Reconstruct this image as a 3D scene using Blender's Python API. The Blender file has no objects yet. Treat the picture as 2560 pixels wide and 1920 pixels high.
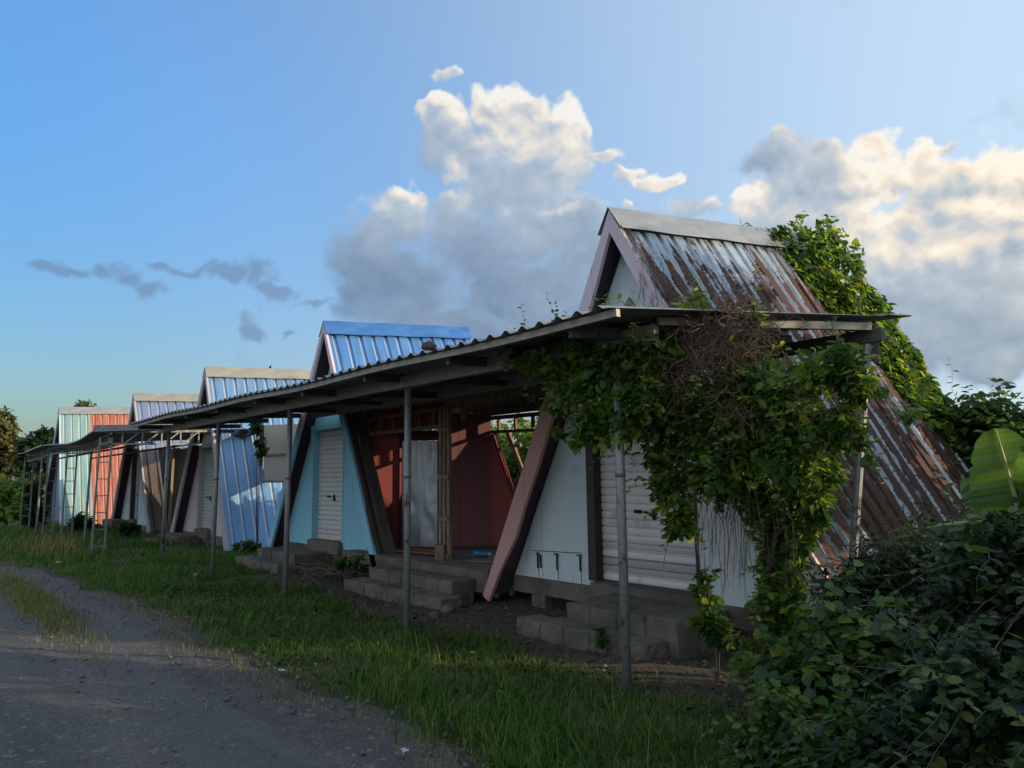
import bpy, bmesh, math, random
import numpy as np
from mathutils import Vector, Matrix, noise as mnoise
random.seed(7); RNG = np.random.default_rng(7)
SC = bpy.context.scene; COL = SC.collection
R = math.radians

# ------------------------------------------------------------------ camera
CAM_AZ, CAM_PITCH, CAM_ROLL, FPX = R(40.93), R(7.138), R(0.75), 1800.0
CAM_POS = Vector((0, 0, 1.65))
cF = Vector((-math.cos(CAM_AZ)*math.cos(CAM_PITCH), math.sin(CAM_AZ)*math.cos(CAM_PITCH), math.sin(CAM_PITCH)))
_r = cF.cross(Vector((0, 0, 1))).normalized(); _u = _r.cross(cF)
cR = math.cos(CAM_ROLL)*_r - math.sin(CAM_ROLL)*_u
cU = math.cos(CAM_ROLL)*_u + math.sin(CAM_ROLL)*_r
cam = bpy.data.cameras.new('camera'); cam_o = bpy.data.objects.new('camera', cam); COL.objects.link(cam_o)
cam.sensor_fit = 'HORIZONTAL'; cam.sensor_width = 36; cam.lens = 36*FPX/2560
cam.clip_start = 0.05; cam.clip_end = 5000
M = Matrix((cR, cU, -cF)).transposed().to_4x4(); M.translation = CAM_POS
cam_o.matrix_world = M
SC.camera = cam_o

def ray(px, py):
    return (px-1280)/FPX*cR - (py-960)/FPX*cU + cF
def U(px, py, Y=None, Z=None, X=None, D=None):
    """a pixel of the photo laid onto a plane of the place (or at a distance)"""
    d = ray(px, py)
    if D is not None: return CAM_POS + d.normalized()*D
    t = (Y-CAM_POS.y)/d.y if Y is not None else ((Z-CAM_POS.z)/d.z if Z is not None else (X-CAM_POS.x)/d.x)
    return CAM_POS + t*d

# ------------------------------------------------------------------ node helper
class G:
    def __init__(s, tree): s.t = tree; tree.nodes.clear()
    def n(s, typ, ins=None, **props):
        nd = s.t.nodes.new(typ)
        for k, v in props.items(): setattr(nd, k, v)
        for k, v in (ins or {}).items():
            sk = nd.inputs[k]
            if isinstance(v, bpy.types.NodeSocket): s.t.links.new(v, sk)
            else: sk.default_value = v
        return nd
    def math(s, op, a, b=None, c=None, clamp=False):
        i = {0: a}
        if b is not None: i[1] = b
        if c is not None: i[2] = c
        return s.n('ShaderNodeMath', i, operation=op, use_clamp=clamp).outputs[0]
    def vm(s, op, a, b=None):
        i = {0: a}
        if b is not None: i[1] = b
        nd = s.n('ShaderNodeVectorMath', i, operation=op)
        return nd.outputs['Value'] if op in ('LENGTH', 'DOT_PRODUCT') else nd.outputs[0]
    def mr(s, v, a, b, c=0.0, d=1.0, smooth=True):
        return s.n('ShaderNodeMapRange', {0: v, 1: a, 2: b, 3: c, 4: d}, interpolation_type='SMOOTHSTEP' if smooth else 'LINEAR').outputs[0]
    def mix(s, f, a, b, bt='MIX'):
        nd = s.n('ShaderNodeMix', data_type='RGBA', blend_type=bt, clamp_factor=True)
        for k, v in ((0, f), (6, a), (7, b)):
            if isinstance(v, bpy.types.NodeSocket): s.t.links.new(v, nd.inputs[k])
            else: nd.inputs[k].default_value = v if k == 0 else (*v, 1)
        return nd.outputs[2]
    def noise(s, vec, scale, detail=4, rough=.55, dist=0.0):
        return s.n('ShaderNodeTexNoise', {'Vector': vec, 'Scale': scale, 'Detail': detail, 'Roughness': rough, 'Distortion': dist}).outputs[0]
    def mapping(s, vec, scale=(1, 1, 1), loc=(0, 0, 0)):
        return s.n('ShaderNodeMapping', {'Vector': vec, 'Scale': scale, 'Location': loc}).outputs[0]
    def ramp(s, v, stops):
        nd = s.n('ShaderNodeValToRGB', {0: v}); e = nd.color_ramp.elements
        while len(e) > 1: e.remove(e[-1])
        e[0].position = stops[0][0]; e[0].color = (*stops[0][1], 1)
        for p, c in stops[1:]:
            x = e.new(p); x.color = (*c, 1)
        return nd.outputs[0]
    def bump(s, h, strength=.3, dist=.02):
        return s.n('ShaderNodeBump', {'Height': h, 'Strength': strength, 'Distance': dist}).outputs[0]

def lin(r, g, b):
    f = lambda c: (c/255/12.92) if c/255 <= .04045 else ((c/255+.055)/1.055)**2.4
    return (f(r), f(g), f(b))

# ------------------------------------------------------------------ sky, clouds, sun
SUN_EL = R(13); SUN_DIR = Vector((0.788*math.cos(SUN_EL), 0.616*math.cos(SUN_EL), math.sin(SUN_EL))).normalized()
SKY_STRENGTH = 0.13; BACK_FILL = 1.25
SC.view_settings.view_transform = 'Standard'; SC.view_settings.look = 'None'
SC.view_settings.gamma = 1.0; SC.view_settings.exposure = 1.0

def azel(px, py):
    d = ray(px, py).normalized()
    return math.degrees(math.atan2(d.x, d.y)), math.degrees(math.asin(d.z))
def build_world():
    w = bpy.data.worlds.new('World'); SC.world = w; w.use_nodes = True
    g = G(w.node_tree)
    sky = g.n('ShaderNodeTexSky', sky_type='NISHITA', sun_disc=False)
    sky.sun_elevation = SUN_EL; sky.sun_rotation = math.atan2(SUN_DIR.x, SUN_DIR.y)
    sky.altitude = 50; sky.air_density = 1.25; sky.dust_density = 1.6; sky.ozone_density = 2.6
    D = g.n('ShaderNodeTexCoord').outputs['Generated']
    D = g.vm('NORMALIZE', D)
    sx = g.n('ShaderNodeSeparateXYZ', {0: D})
    az = g.math('MULTIPLY', g.math('ARCTAN2', sx.outputs[0], sx.outputs[1]), 180/math.pi)
    el = g.math('MULTIPLY', g.math('ARCSINE', sx.outputs[2]), 180/math.pi)
    P = g.n('ShaderNodeCombineXYZ', {0: az, 1: el, 2: 0.0}).outputs[0]
    # soft warp so that the banks get ragged outlines
    wz = g.n('ShaderNodeTexNoise', {'Vector': P, 'Scale': .22, 'Detail': 3, 'Roughness': .6}).outputs['Color']
    wz2 = g.vm('MULTIPLY', g.vm('SUBTRACT', wz, (.5, .5, .5)), (6, 4.5, 0))
    Pw = g.vm('ADD', P, wz2)
    B = []  # (px, py, rx, ry, brightness, weight)
    def b(px, py, rx, ry, br, wt=1.0): B.append((px, py, rx, ry, br, wt))
    # middle bank
    for t in ((1105,285,60,38,.8),(1245,275,95,60,.95),(1330,300,70,55,.75),(1420,295,58,60,1),(1150,370,130,95,.55),(1260,350,110,75,.85),(1370,390,150,110,.62),
              (1125,425,40,34,.85),(1270,470,150,110,.5),(1260,520,30,40,.7),(1500,375,80,34,.8),(1570,415,55,26,.82),(1640,440,45,26,.9),
              (1150,510,50,60,.62),(1000,560,120,75,.5),(1030,520,60,40,.7),(920,630,105,100,.32),(1010,700,180,120,.16),(1180,640,190,130,.3),(1320,590,150,110,.42),
              (1300,740,250,100,.2),(1450,560,90,90,.42),(1480,680,120,140,.3),(890,745,55,70,.12),(1090,800,150,50,.22),(1420,780,160,70,.26),(1180,830,200,40,.25),
              (1112,188,62,26,.85,.8),(1370,535,55,16,.85,.8),(1425,535,28,16,.85,.8)):
        b(*t)
    # right bank
    for t in ((1930,400,130,75,.5),(2050,430,140,100,.55),(1980,470,120,80,.6),(2190,365,95,62,1),(2240,430,95,70,.95),(2300,400,50,40,.9),(2150,450,75,70,1),(1890,500,80,50,.95),
              (1990,560,150,70,.6),(2130,580,180,80,.75),(2330,540,130,70,.62),(2510,430,90,75,.95),(2580,480,110,110,.9),(2430,560,150,80,.72),(2250,640,200,120,.74),(2060,500,120,70,.62),(2350,470,110,70,.7),
              (2330,650,110,60,.9),(2150,610,100,50,.85),(2180,740,280,130,.42),(2430,770,260,140,.42),(2540,660,160,120,.6),(2100,660,150,90,.5),(2520,900,260,60,.5),(2250,880,200,70,.45),
              (2460,700,170,120,.55),(2330,840,330,110,.45),(2120,800,140,110,.42),(2560,820,200,120,.46),
              (1740,515,90,32,.6,.75),(1590,510,36,24,.95,.85),(2360,390,40,16,.7,.65),(1905,352,16,14,.9,.8)):
        b(*t)
    # thin dark streaks on the left
    for t in ((150,675,60,20,-.05,.85),(230,672,40,22,-.05,.85),(310,680,70,28,-.05,.85),(400,710,60,26,-.05,.85),(430,655,60,16,-.05,.85),(500,672,70,18,-.05,.85),
              (580,690,60,20,-.05,.9),(645,688,45,34,-.05,.9),(690,730,50,22,-.05,.9),(770,762,75,15,-.05,.85),(630,800,42,28,-.05,.85),(725,832,24,14,-.05,.65)):
        b(*t)
    dens = None; wsum = None; bsum = None
    for (px, py, rx, ry, br, *wt) in B:
        wt = wt[0] if wt else 1.0
        a0, e0 = azel(px, py); a1, e1 = azel(px+rx, py); a2, e2 = azel(px, py-ry)
        ra = max(.4, abs(a1-a0)); re = max(.3, abs(e2-e0))
        q = g.vm('MULTIPLY', g.vm('SUBTRACT', Pw, (a0, e0, 0)), (1/ra, 1/re, 0))
        l = g.vm('LENGTH', q)
        f = g.math('MULTIPLY_ADD', l, -.62*wt, .95*wt, clamp=True)
        f2 = g.math('POWER', f, 3.0)
        dens = f if dens is None else g.n('ShaderNodeMath', {0: dens, 1: f, 2: .12}, operation='SMOOTH_MAX').outputs[0]
        wsum = f2 if wsum is None else g.math('ADD', wsum, f2)
        sh = .34 if br > .3 else .12
        lb = g.math('MULTIPLY_ADD', g.vm('DOT_PRODUCT', q, (.45, .9, 0)), sh, br-.06)   # each lobe brighter on its upper right
        bsum = g.math('MULTIPLY', f2, lb) if bsum is None else g.math('MULTIPLY_ADD', f2, lb, bsum)
    bright = g.math('DIVIDE', bsum, g.math('MAXIMUM', wsum, .0005))
    Dm = g.vm('ADD', g.vm('MULTIPLY', D, (1, 1, 1.2)), g.vm('MULTIPLY', g.vm('SUBTRACT', g.n('ShaderNodeTexNoise', {'Vector': D, 'Scale': 9.0, 'Detail': 5, 'Roughness': .6}).outputs['Color'], (.5, .5, .5)), (.07, .07, .07)))
    def billow(v):     # cauliflower lobes: inverted cell distance at several sizes
        vo = g.n('ShaderNodeTexVoronoi', {'Vector': v, 'Scale': 13.0, 'Detail': 2.0, 'Roughness': .5, 'Lacunarity': 2.3}, feature='F1', normalize=True).outputs['Distance']
        return g.math('SUBTRACT', 1.0, g.math('MULTIPLY', vo, 1.6))
    n0 = billow(Dm); n1 = billow(g.vm('ADD', Dm, (.010, -.003, .014)))
    soft = g.noise(D, 8.0, 9, .62, .2)
    d = g.math('ADD', dens, g.math('MULTIPLY', g.math('SUBTRACT', n0, .6), .40))
    d = g.math('ADD', d, g.math('MULTIPLY', g.math('SUBTRACT', soft, .5), .85))
    d = g.math('ADD', d, g.mr(bright, .0, .9, .10, .03))
    mask = g.mr(d, g.mr(bright, .0, .5, .27, .34), g.mr(bright, 0, .8, .72, .56))
    relief = g.math('MULTIPLY', g.math('SUBTRACT', n0, n1), g.mr(bright, .25, .95, .25, 1.5))
    lit = g.math('ADD', g.math('MULTIPLY', bright, .93), g.math('ADD', relief, g.math('MULTIPLY', g.math('SUBTRACT', soft, .5), .45)), clamp=True)
    edge = g.mr(d, .95, .5)           # thin rims catch the light
    lit = g.math('ADD', lit, g.math('MULTIPLY', g.math('MULTIPLY', edge, .12), g.math('MAXIMUM', bright, 0.0)), clamp=True)
    k = .47/SKY_STRENGTH
    ccol = g.ramp(lit, [(0, lin(116, 140, 170)), (.25, lin(148, 169, 193)), (.55, lin(190, 203, 217)), (.75, lin(232, 228, 222)), (.92, lin(254, 246, 232)), (1, lin(255, 252, 244))])
    ccol = g.vm('MULTIPLY', ccol, (k, k, k)); sd0 = g.vm('DOT_PRODUCT', D, tuple(SUN_DIR))
    ccol = g.vm('MULTIPLY', ccol, g.n('ShaderNodeCombineXYZ', {0: g.mr(sd0, .1, .6, 1.0, 1.12), 1: g.mr(sd0, .1, .6, 1.0, 1.04), 2: g.mr(sd0, .1, .6, 1.0, .93)}).outputs[0])
    sd = g.vm('DOT_PRODUCT', D, tuple(SUN_DIR)); hz = .5/SKY_STRENGTH
    low = g.mr(el, 0, 32, 0, 1)
    tint = g.n('ShaderNodeCombineXYZ', {0: g.mr(low, 0, 1, .60, .60, False), 1: g.mr(low, 0, 1, .62, .92, False), 2: g.mr(low, 0, 1, .76, 1.28, False)}).outputs[0]
    def blend(f, c0, c1):
        nd = g.n('ShaderNodeMix', data_type='RGBA', clamp_result=False); g.t.links.new(f, nd.inputs[0])
        for kk, v in ((6, c0), (7, c1)):
            if isinstance(v, bpy.types.NodeSocket): g.t.links.new(v, nd.inputs[kk])
            else: nd.inputs[kk].default_value = (*v, 1)
        return nd.outputs[2]
    dk = g.n('ShaderNodeCombineXYZ', {0: g.mr(sd, -.72, -.35, .68, 1.0), 1: g.mr(sd, -.72, -.35, .80, 1.0), 2: g.mr(sd, -.72, -.35, .80, .96)}).outputs[0]
    skyc = blend(g.mr(sd, -.66, .75, 0, .88), g.vm('MULTIPLY', g.vm('MULTIPLY', sky.outputs[0], tint), dk), (.66*hz, .82*hz, .96*hz))
    # unseen bright cloud sheet added as fill light behind the viewpoint, opposite the houses
    back = g.mr(g.math('ADD', g.vm('DOT_PRODUCT', D, (.35, -.90, .25)), g.math('MULTIPLY', g.math('SUBTRACT', soft, .5), .8)), .05, .55, 0, .85)
    skyc = blend(back, skyc, (.62*hz*BACK_FILL, .70*hz*BACK_FILL, .79*hz*BACK_FILL))
    col = blend(g.math('MULTIPLY', mask, g.mr(bright, -.05, .12, .62, .95)), skyc, ccol)
    bg = g.n('ShaderNodeBackground', {'Color': col, 'Strength': SKY_STRENGTH})
    out = g.n('ShaderNodeOutputWorld'); g.t.links.new(bg.outputs[0], out.inputs[0])
    try: w.cycles.sampling_method = 'MANUAL'; w.cycles.sample_map_resolution = 512
    except Exception: pass
build_world()
sun = bpy.data.lights.new('sun', 'SUN'); sun.energy = 2.6; sun.angle = R(.6); sun.color = (1, .80, .55)
sun_o = bpy.data.objects.new('sun', sun); COL.objects.link(sun_o)
sun_o.rotation_euler = (-SUN_DIR).to_track_quat('-Z', 'Y').to_euler(); sun_o.location = (0, 0, 30)

# ------------------------------------------------------------------ materials
def new_mat(name):
    m = bpy.data.materials.new(name); m.use_nodes = True
    return m, G(m.node_tree)
def finish(g, **kw):
    bs = g.n('ShaderNodeBsdfPrincipled', {k.replace('_', ' '): v for k, v in kw.items()})
    o = g.n('ShaderNodeOutputMaterial'); g.t.links.new(bs.outputs[0], o.inputs[0]); return bs
def c4(c): return (*c, 1)
def mat_wall(name, base, stain=(.16, .15, .12), amt=.8, rough=.8):
    m, g = new_mat(name); P = g.n('ShaderNodeNewGeometry').outputs['Position']
    n1 = g.noise(P, 1.6, 6, .65); n2 = g.noise(g.mapping(P, (9, 9, .9)), 1.0, 5, .6); n3 = g.noise(P, 45, 3, .6)
    f = g.math('MULTIPLY', g.math('MULTIPLY', g.mr(n1, .5, .78), g.mr(n2, .42, .75)), amt*2, clamp=True)
    col = g.mix(f, base, stain)
    col = g.mix(g.math('MULTIPLY', g.mr(n3, .62, .75), .25), col, tuple(x*.6 for x in base))
    col = g.mix(g.mr(g.noise(P, .9, 3), .35, .7, 0, .22), col, tuple(min(1, x*.78) for x in base))
    sxx = g.n('ShaderNodeSeparateXYZ', {0: P}).outputs[0]
    seam = g.math('LESS_THAN', g.math('ABSOLUTE', g.math('SUBTRACT', g.math('FRACT', g.math('DIVIDE', sxx, 1.22)), .5)), .0035)
    col = g.mix(g.math('MULTIPLY', seam, .55), col, tuple(x*.25 for x in base))
    sp = g.n('ShaderNodeTexVoronoi', {'Vector': P, 'Scale': 5.5}).outputs['Distance']
    col = g.mix(g.math('MULTIPLY', g.mr(sp, .075, .05), g.mr(n3, .4, .6)), col, tuple(x*.35 for x in stain))
    finish(g, Base_Color=col, Roughness=rough, Normal=g.bump(g.math('ADD', n3, g.math('MULTIPLY', n1, 2)), .25, .006))
    return m
def mat_concrete(name, base=(.17, .145, .12)):
    m, g = new_mat(name); P = g.n('ShaderNodeNewGeometry').outputs['Position']
    n1 = g.noise(P, 3, 7, .65); n2 = g.noise(P, 28, 4, .7); vo = g.n('ShaderNodeTexVoronoi', {'Vector': P, 'Scale': 60}).outputs[0]
    col = g.mix(g.mr(n1, .3, .7), tuple(x*.55 for x in base), base); col = g.mix(g.mr(n2, .55, .75, 0, .6), col, tuple(x*1.5 for x in base))
    col = g.mix(g.mr(g.noise(P, 1.3, 4), .52, .7, 0, .6), col, (.05, .06, .03))
    finish(g, Base_Color=col, Roughness=.95, Normal=g.bump(g.math('ADD', n2, g.math('MULTIPLY', vo, .4)), .6, .012))
    return m
def mat_wood(name, base=(.30, .18, .09), dark=(.10, .06, .035)):
    m, g = new_mat(name); P = g.n('ShaderNodeTexCoord').outputs['Object']
    n = g.noise(g.mapping(P, (14, 14, 1.2)), 2.5, 6, .65, .4); n2 = g.noise(P, 2.2, 3)
    col = g.mix(g.mr(n, .35, .68), dark, base); col = g.mix(g.mr(n2, .5, .75, 0, .5), col, (.16, .14, .12))
    finish(g, Base_Color=col, Roughness=.8, Normal=g.bump(n, .35, .006))
    return m
def mat_metal(name, base, metallic=.5, rough=.38, rust=.25, streak=True, worn=None):
    """painted or galvanised sheet; uses the sheet's uv in metres"""
    m, g = new_mat(name); uv = g.n('ShaderNodeTexCoord').outputs['UV']
    st = g.noise(g.mapping(uv, (7, .55, 1) if streak else (1.2, 2.5, 1)), 1.6, 6, .65); big = g.noise(uv, .7, 4); fine = g.noise(uv, 22, 4, .7)
    col = g.mix(g.mr(st, .35, .7, 0, .6), base, tuple(min(1, x*1.28+.03) for x in base))
    col = g.mix(g.mr(big, .5, .75, 0, .5), col, tuple(x*.62 for x in base))
    if worn:      # rib highlights painted in: worn is the pale crest colour, not wear
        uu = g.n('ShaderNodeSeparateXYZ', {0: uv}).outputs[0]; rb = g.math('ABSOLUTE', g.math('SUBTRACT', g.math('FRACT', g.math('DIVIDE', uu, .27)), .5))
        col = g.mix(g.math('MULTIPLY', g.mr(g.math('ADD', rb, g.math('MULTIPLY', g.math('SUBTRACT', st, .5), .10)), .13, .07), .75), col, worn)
    rm = g.math('MULTIPLY', g.mr(g.math('ADD', st, g.math('MULTIPLY', g.math('SUBTRACT', fine, .5), .5)), .66, .78), rust)
    col = g.mix(rm, col, (.11, .045, .02))
    rg = g.math('ADD', g.mr(st, .3, .7, rough-.08, rough+.14), g.math('MULTIPLY', rm, .4))
    finish(g, Base_Color=col, Metallic=metallic, Roughness=rg, Normal=g.bump(g.math('ADD', g.math('MULTIPLY', big, 1.2), g.math('MULTIPLY', fine, .06)), .35, .03))
    return m
def mat_rusty(name, v0=.9):
    m, g = new_mat(name); uv = g.n('ShaderNodeTexCoord').outputs['UV']; s = g.n('ShaderNodeSeparateXYZ', {0: uv})
    v = s.outputs[1]
    st = g.noise(g.mapping(uv, (3.6, .16, 1)), 2.0, 4, .6); br = g.noise(g.mapping(uv, (1, .6, 1)), 7, 6, .7); fine = g.noise(uv, 26, 4, .75)
    vfac = g.mr(v, .15, 1.3, -.14, .10)
    a = g.math('ADD', g.math('ADD', st, g.math('MULTIPLY', g.math('SUBTRACT', br, .5), .6)), g.math('ADD', vfac, g.math('MULTIPLY', g.math('SUBTRACT', g.noise(uv, 1.1, 3), .5), .45)))
    a = g.math('ADD', a, g.math('MULTIPLY', g.math('SUBTRACT', fine, .5), .25))
    rb = g.math('ABSOLUTE', g.math('SUBTRACT', g.math('FRACT', g.math('ADD', g.math('DIVIDE', s.outputs[0], .26), 0.0)), .5))
    a = g.math('ADD', a, g.mr(rb, .10, .24, -.13, .025))
    rm = g.mr(a, .45, .53)
    galv = g.mix(g.mr(br, .35, .7), (.25, .31, .37), (.45, .50, .54))
    rust = g.mix(g.mr(fine, .3, .7), (.030, .012, .009), (.085, .032, .018)); rust = g.mix(g.mr(g.noise(uv, 2.5, 4), .45, .7), rust, (.06, .025, .022))
    col = g.mix(rm, galv, rust)
    finish(g, Base_Color=col, Metallic=g.mr(rm, 0, 1, .55, 0), Roughness=g.mr(rm, 0, 1, .42, .9), Normal=g.bump(g.math('ADD', fine, g.math('MULTIPLY', br, .8)), .3, .01))
    return m
def mat_stripes():
    m, g = new_mat('striped_sheet'); uv = g.n('ShaderNodeTexCoord').outputs['UV']; u = g.n('ShaderNodeSeparateXYZ', {0: uv}).outputs[0]
    o = g.math('MULTIPLY', g.math('GREATER_THAN', u, 1.06), g.math('LESS_THAN', u, 2.92))
    st = g.noise(g.mapping(uv, (7, .5, 1)), 1.6, 6, .65)
    col = g.mix(o, (.18, .34, .36), (.36, .095, .058)); col = g.mix(g.mr(st, .4, .75, 0, .5), col, (.55, .50, .45))
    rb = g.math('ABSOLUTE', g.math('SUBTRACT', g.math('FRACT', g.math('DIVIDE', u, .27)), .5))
    col = g.mix(g.math('MULTIPLY', g.mr(rb, .13, .07), .7), col, g.mix(o, (.62, .68, .55), (.75, .36, .20)))  # rib highlights painted into the crest colour
    finish(g, Base_Color=col, Metallic=.3, Roughness=.42, Normal=g.bump(g.noise(uv, 1.2, 4), .35, .03))
    return m
def mat_shutter(name, base, band):
    m, g = new_mat(name); P = g.n('ShaderNodeNewGeometry').outputs['Position']; z = g.n('ShaderNodeSeparateXYZ', {0: P}).outputs[2]
    k = g.math('FLOOR', g.math('DIVIDE', g.math('SUBTRACT', z, .353), .088))
    wn = g.n('ShaderNodeTexWhiteNoise', {'W': k}, noise_dimensions='1D').outputs[0]
    low = g.mr(z, .95, .8)
    f = g.math('MULTIPLY', g.math('MULTIPLY', g.mr(wn, .4, .6), low), band)
    n1 = g.noise(P, 2.2, 6, .7); n2 = g.noise(P, 30, 4, .7)
    col = g.mix(f, base, tuple(x*.45 for x in base)); col = g.mix(g.mr(n1, .52, .75, 0, .55), col, (.20, .17, .13))
    col = g.mix(g.mr(n2, .66, .74, 0, .5), col, (.14, .09, .06))
    finish(g, Base_Color=col, Metallic=.1, Roughness=.55, Normal=g.bump(n2, .12, .004))
    return m
def mat_pole():
    m, g = new_mat('rusty_grey_steel'); P = g.n('ShaderNodeNewGeometry').outputs['Position']
    n = g.noise(g.mapping(P, (1, 1, .8)), 4, 6, .7); n2 = g.noise(P, 40, 4, .7)
    col = g.mix(g.mr(n2, .3, .7), (.17, .17, .165), (.27, .27, .26)); col = g.mix(g.mr(n, .57, .64), col, (.05, .028, .018))
    finish(g, Base_Color=col, Metallic=.35, Roughness=.55, Normal=g.bump(n2, .2, .003)); return m
def mat_plain(name, base, rough=.7, metallic=0.0, var=.35, scale=12):
    m, g = new_mat(name); P = g.n('ShaderNodeNewGeometry').outputs['Position']
    n = g.noise(P, scale, 5, .65); n2 = g.noise(P, scale*.15, 4)
    col = g.mix(g.mr(n, .35, .7), tuple(x*(1-var) for x in base), base); col = g.mix(g.mr(n2, .5, .7, 0, .5), col, tuple(x*.65 for x in base))
    finish(g, Base_Color=col, Roughness=rough, Metallic=metallic, Normal=g.bump(n, .3, .006)); return m
def mat_leaf(name, stops, trans=.38, rough=.42, spec=.35):
    m, g = new_mat(name); a = g.n('ShaderNodeAttribute', attribute_name='rnd').outputs['Fac']
    P = g.n('ShaderNodeNewGeometry').outputs['Position']
    col = g.ramp(g.math('ADD', a, g.math('MULTIPLY', g.math('SUBTRACT', g.noise(P, 1.7, 3), .5), .45), clamp=True), stops)
    bs = g.n('ShaderNodeBsdfPrincipled', {'Base Color': col, 'Roughness': rough, 'Specular IOR Level': spec})
    tc = g.n('ShaderNodeHueSaturation', {'Hue': .485, 'Saturation': 1.1, 'Value': 2.1, 'Color': col}).outputs[0]
    tr = g.n('ShaderNodeBsdfTranslucent', {'Color': tc})
    mx = g.n('ShaderNodeMixShader', {0: trans, 1: bs.outputs[0], 2: tr.outputs[0]})
    o = g.n('ShaderNodeOutputMaterial'); g.t.links.new(mx.outputs[0], o.inputs[0]); return m
def mat_ground():
    m, g = new_mat('soil'); P = g.n('ShaderNodeNewGeometry').outputs['Position']
    n1 = g.noise(P, .8, 6, .65); n2 = g.noise(P, 9, 6, .7); n3 = g.noise(P, 60, 4, .7)
    col = g.mix(g.mr(n2, .3, .7), (.035, .027, .019), (.10, .078, .056)); col = g.mix(g.mr(n1, .45, .65, 0, .7), col, (.045, .05, .025))
    X = g.n('ShaderNodeSeparateXYZ', {0: P}).outputs; far = g.mr(X[0], -14, -30)
    far2 = g.mr(X[1], 10, 14); ff = g.math('MAXIMUM', far, far2)
    gr = g.mix(g.mr(n2, .3, .7), (.028, .05, .014), (.07, .095, .03))
    col = g.mix(ff, col, gr)
    finish(g, Base_Color=col, Roughness=.97, Normal=g.bump(g.math('ADD', n2, g.math('MULTIPLY', n3, .3)), .8, .05)); return m
def mat_road():
    m, g = new_mat('gravel'); P = g.n('ShaderNodeNewGeometry').outputs['Position']
    st = g.noise(g.mapping(P, (.16, 1.5, 1)), 1.3, 5, .6, .3); n2 = g.noise(P, 5, 6, .7); n3 = g.noise(P, 40, 5, .75)
    vo = g.n('ShaderNodeTexVoronoi', {'Vector': P, 'Scale': 34}); vc = g.n('ShaderNodeSeparateXYZ', {0: vo.outputs['Color']}).outputs[0]
    col = g.mix(g.mr(st, .32, .66), (.070, .066, .068), (.135, .122, .112)); col = g.mix(g.mr(n2, .45, .74, 0, .6), col, (.165, .138, .11))
    col = g.mix(g.mr(n3, .38, .62, 0, .62), col, (.042, .038, .038)); col = g.mix(g.mr(g.noise(P, 16, 5, .75), .56, .68, 0, .55), col, (.19, .175, .16)); col = g.mix(g.mr(vc, .95, .99, 0, .6), col, (.22, .21, .20))
    yy = g.n('ShaderNodeSeparateXYZ', {0: P}).outputs[1]
    tr = g.math('ADD', yy, g.math('MULTIPLY', g.math('SUBTRACT', g.noise(g.mapping(P, (.25, .6, 1)), 1.0, 3), .5), .7))
    trk = g.math('MAXIMUM', g.mr(g.math('ABSOLUTE', g.math('SUBTRACT', tr, 1.75)), .32, .1), g.mr(g.math('ABSOLUTE', g.math('SUBTRACT', tr, .25)), .32, .1))
    col = g.mix(g.math('MULTIPLY', trk, .5), col, (.085, .086, .094))
    h = g.math('ADD', g.math('MULTIPLY', n3, .7), g.math('ADD', n2, g.math('MULTIPLY', vo.outputs['Distance'], -.5)))
    finish(g, Base_Color=col, Roughness=.93, Normal=g.bump(h, .75, .03)); return m

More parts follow.
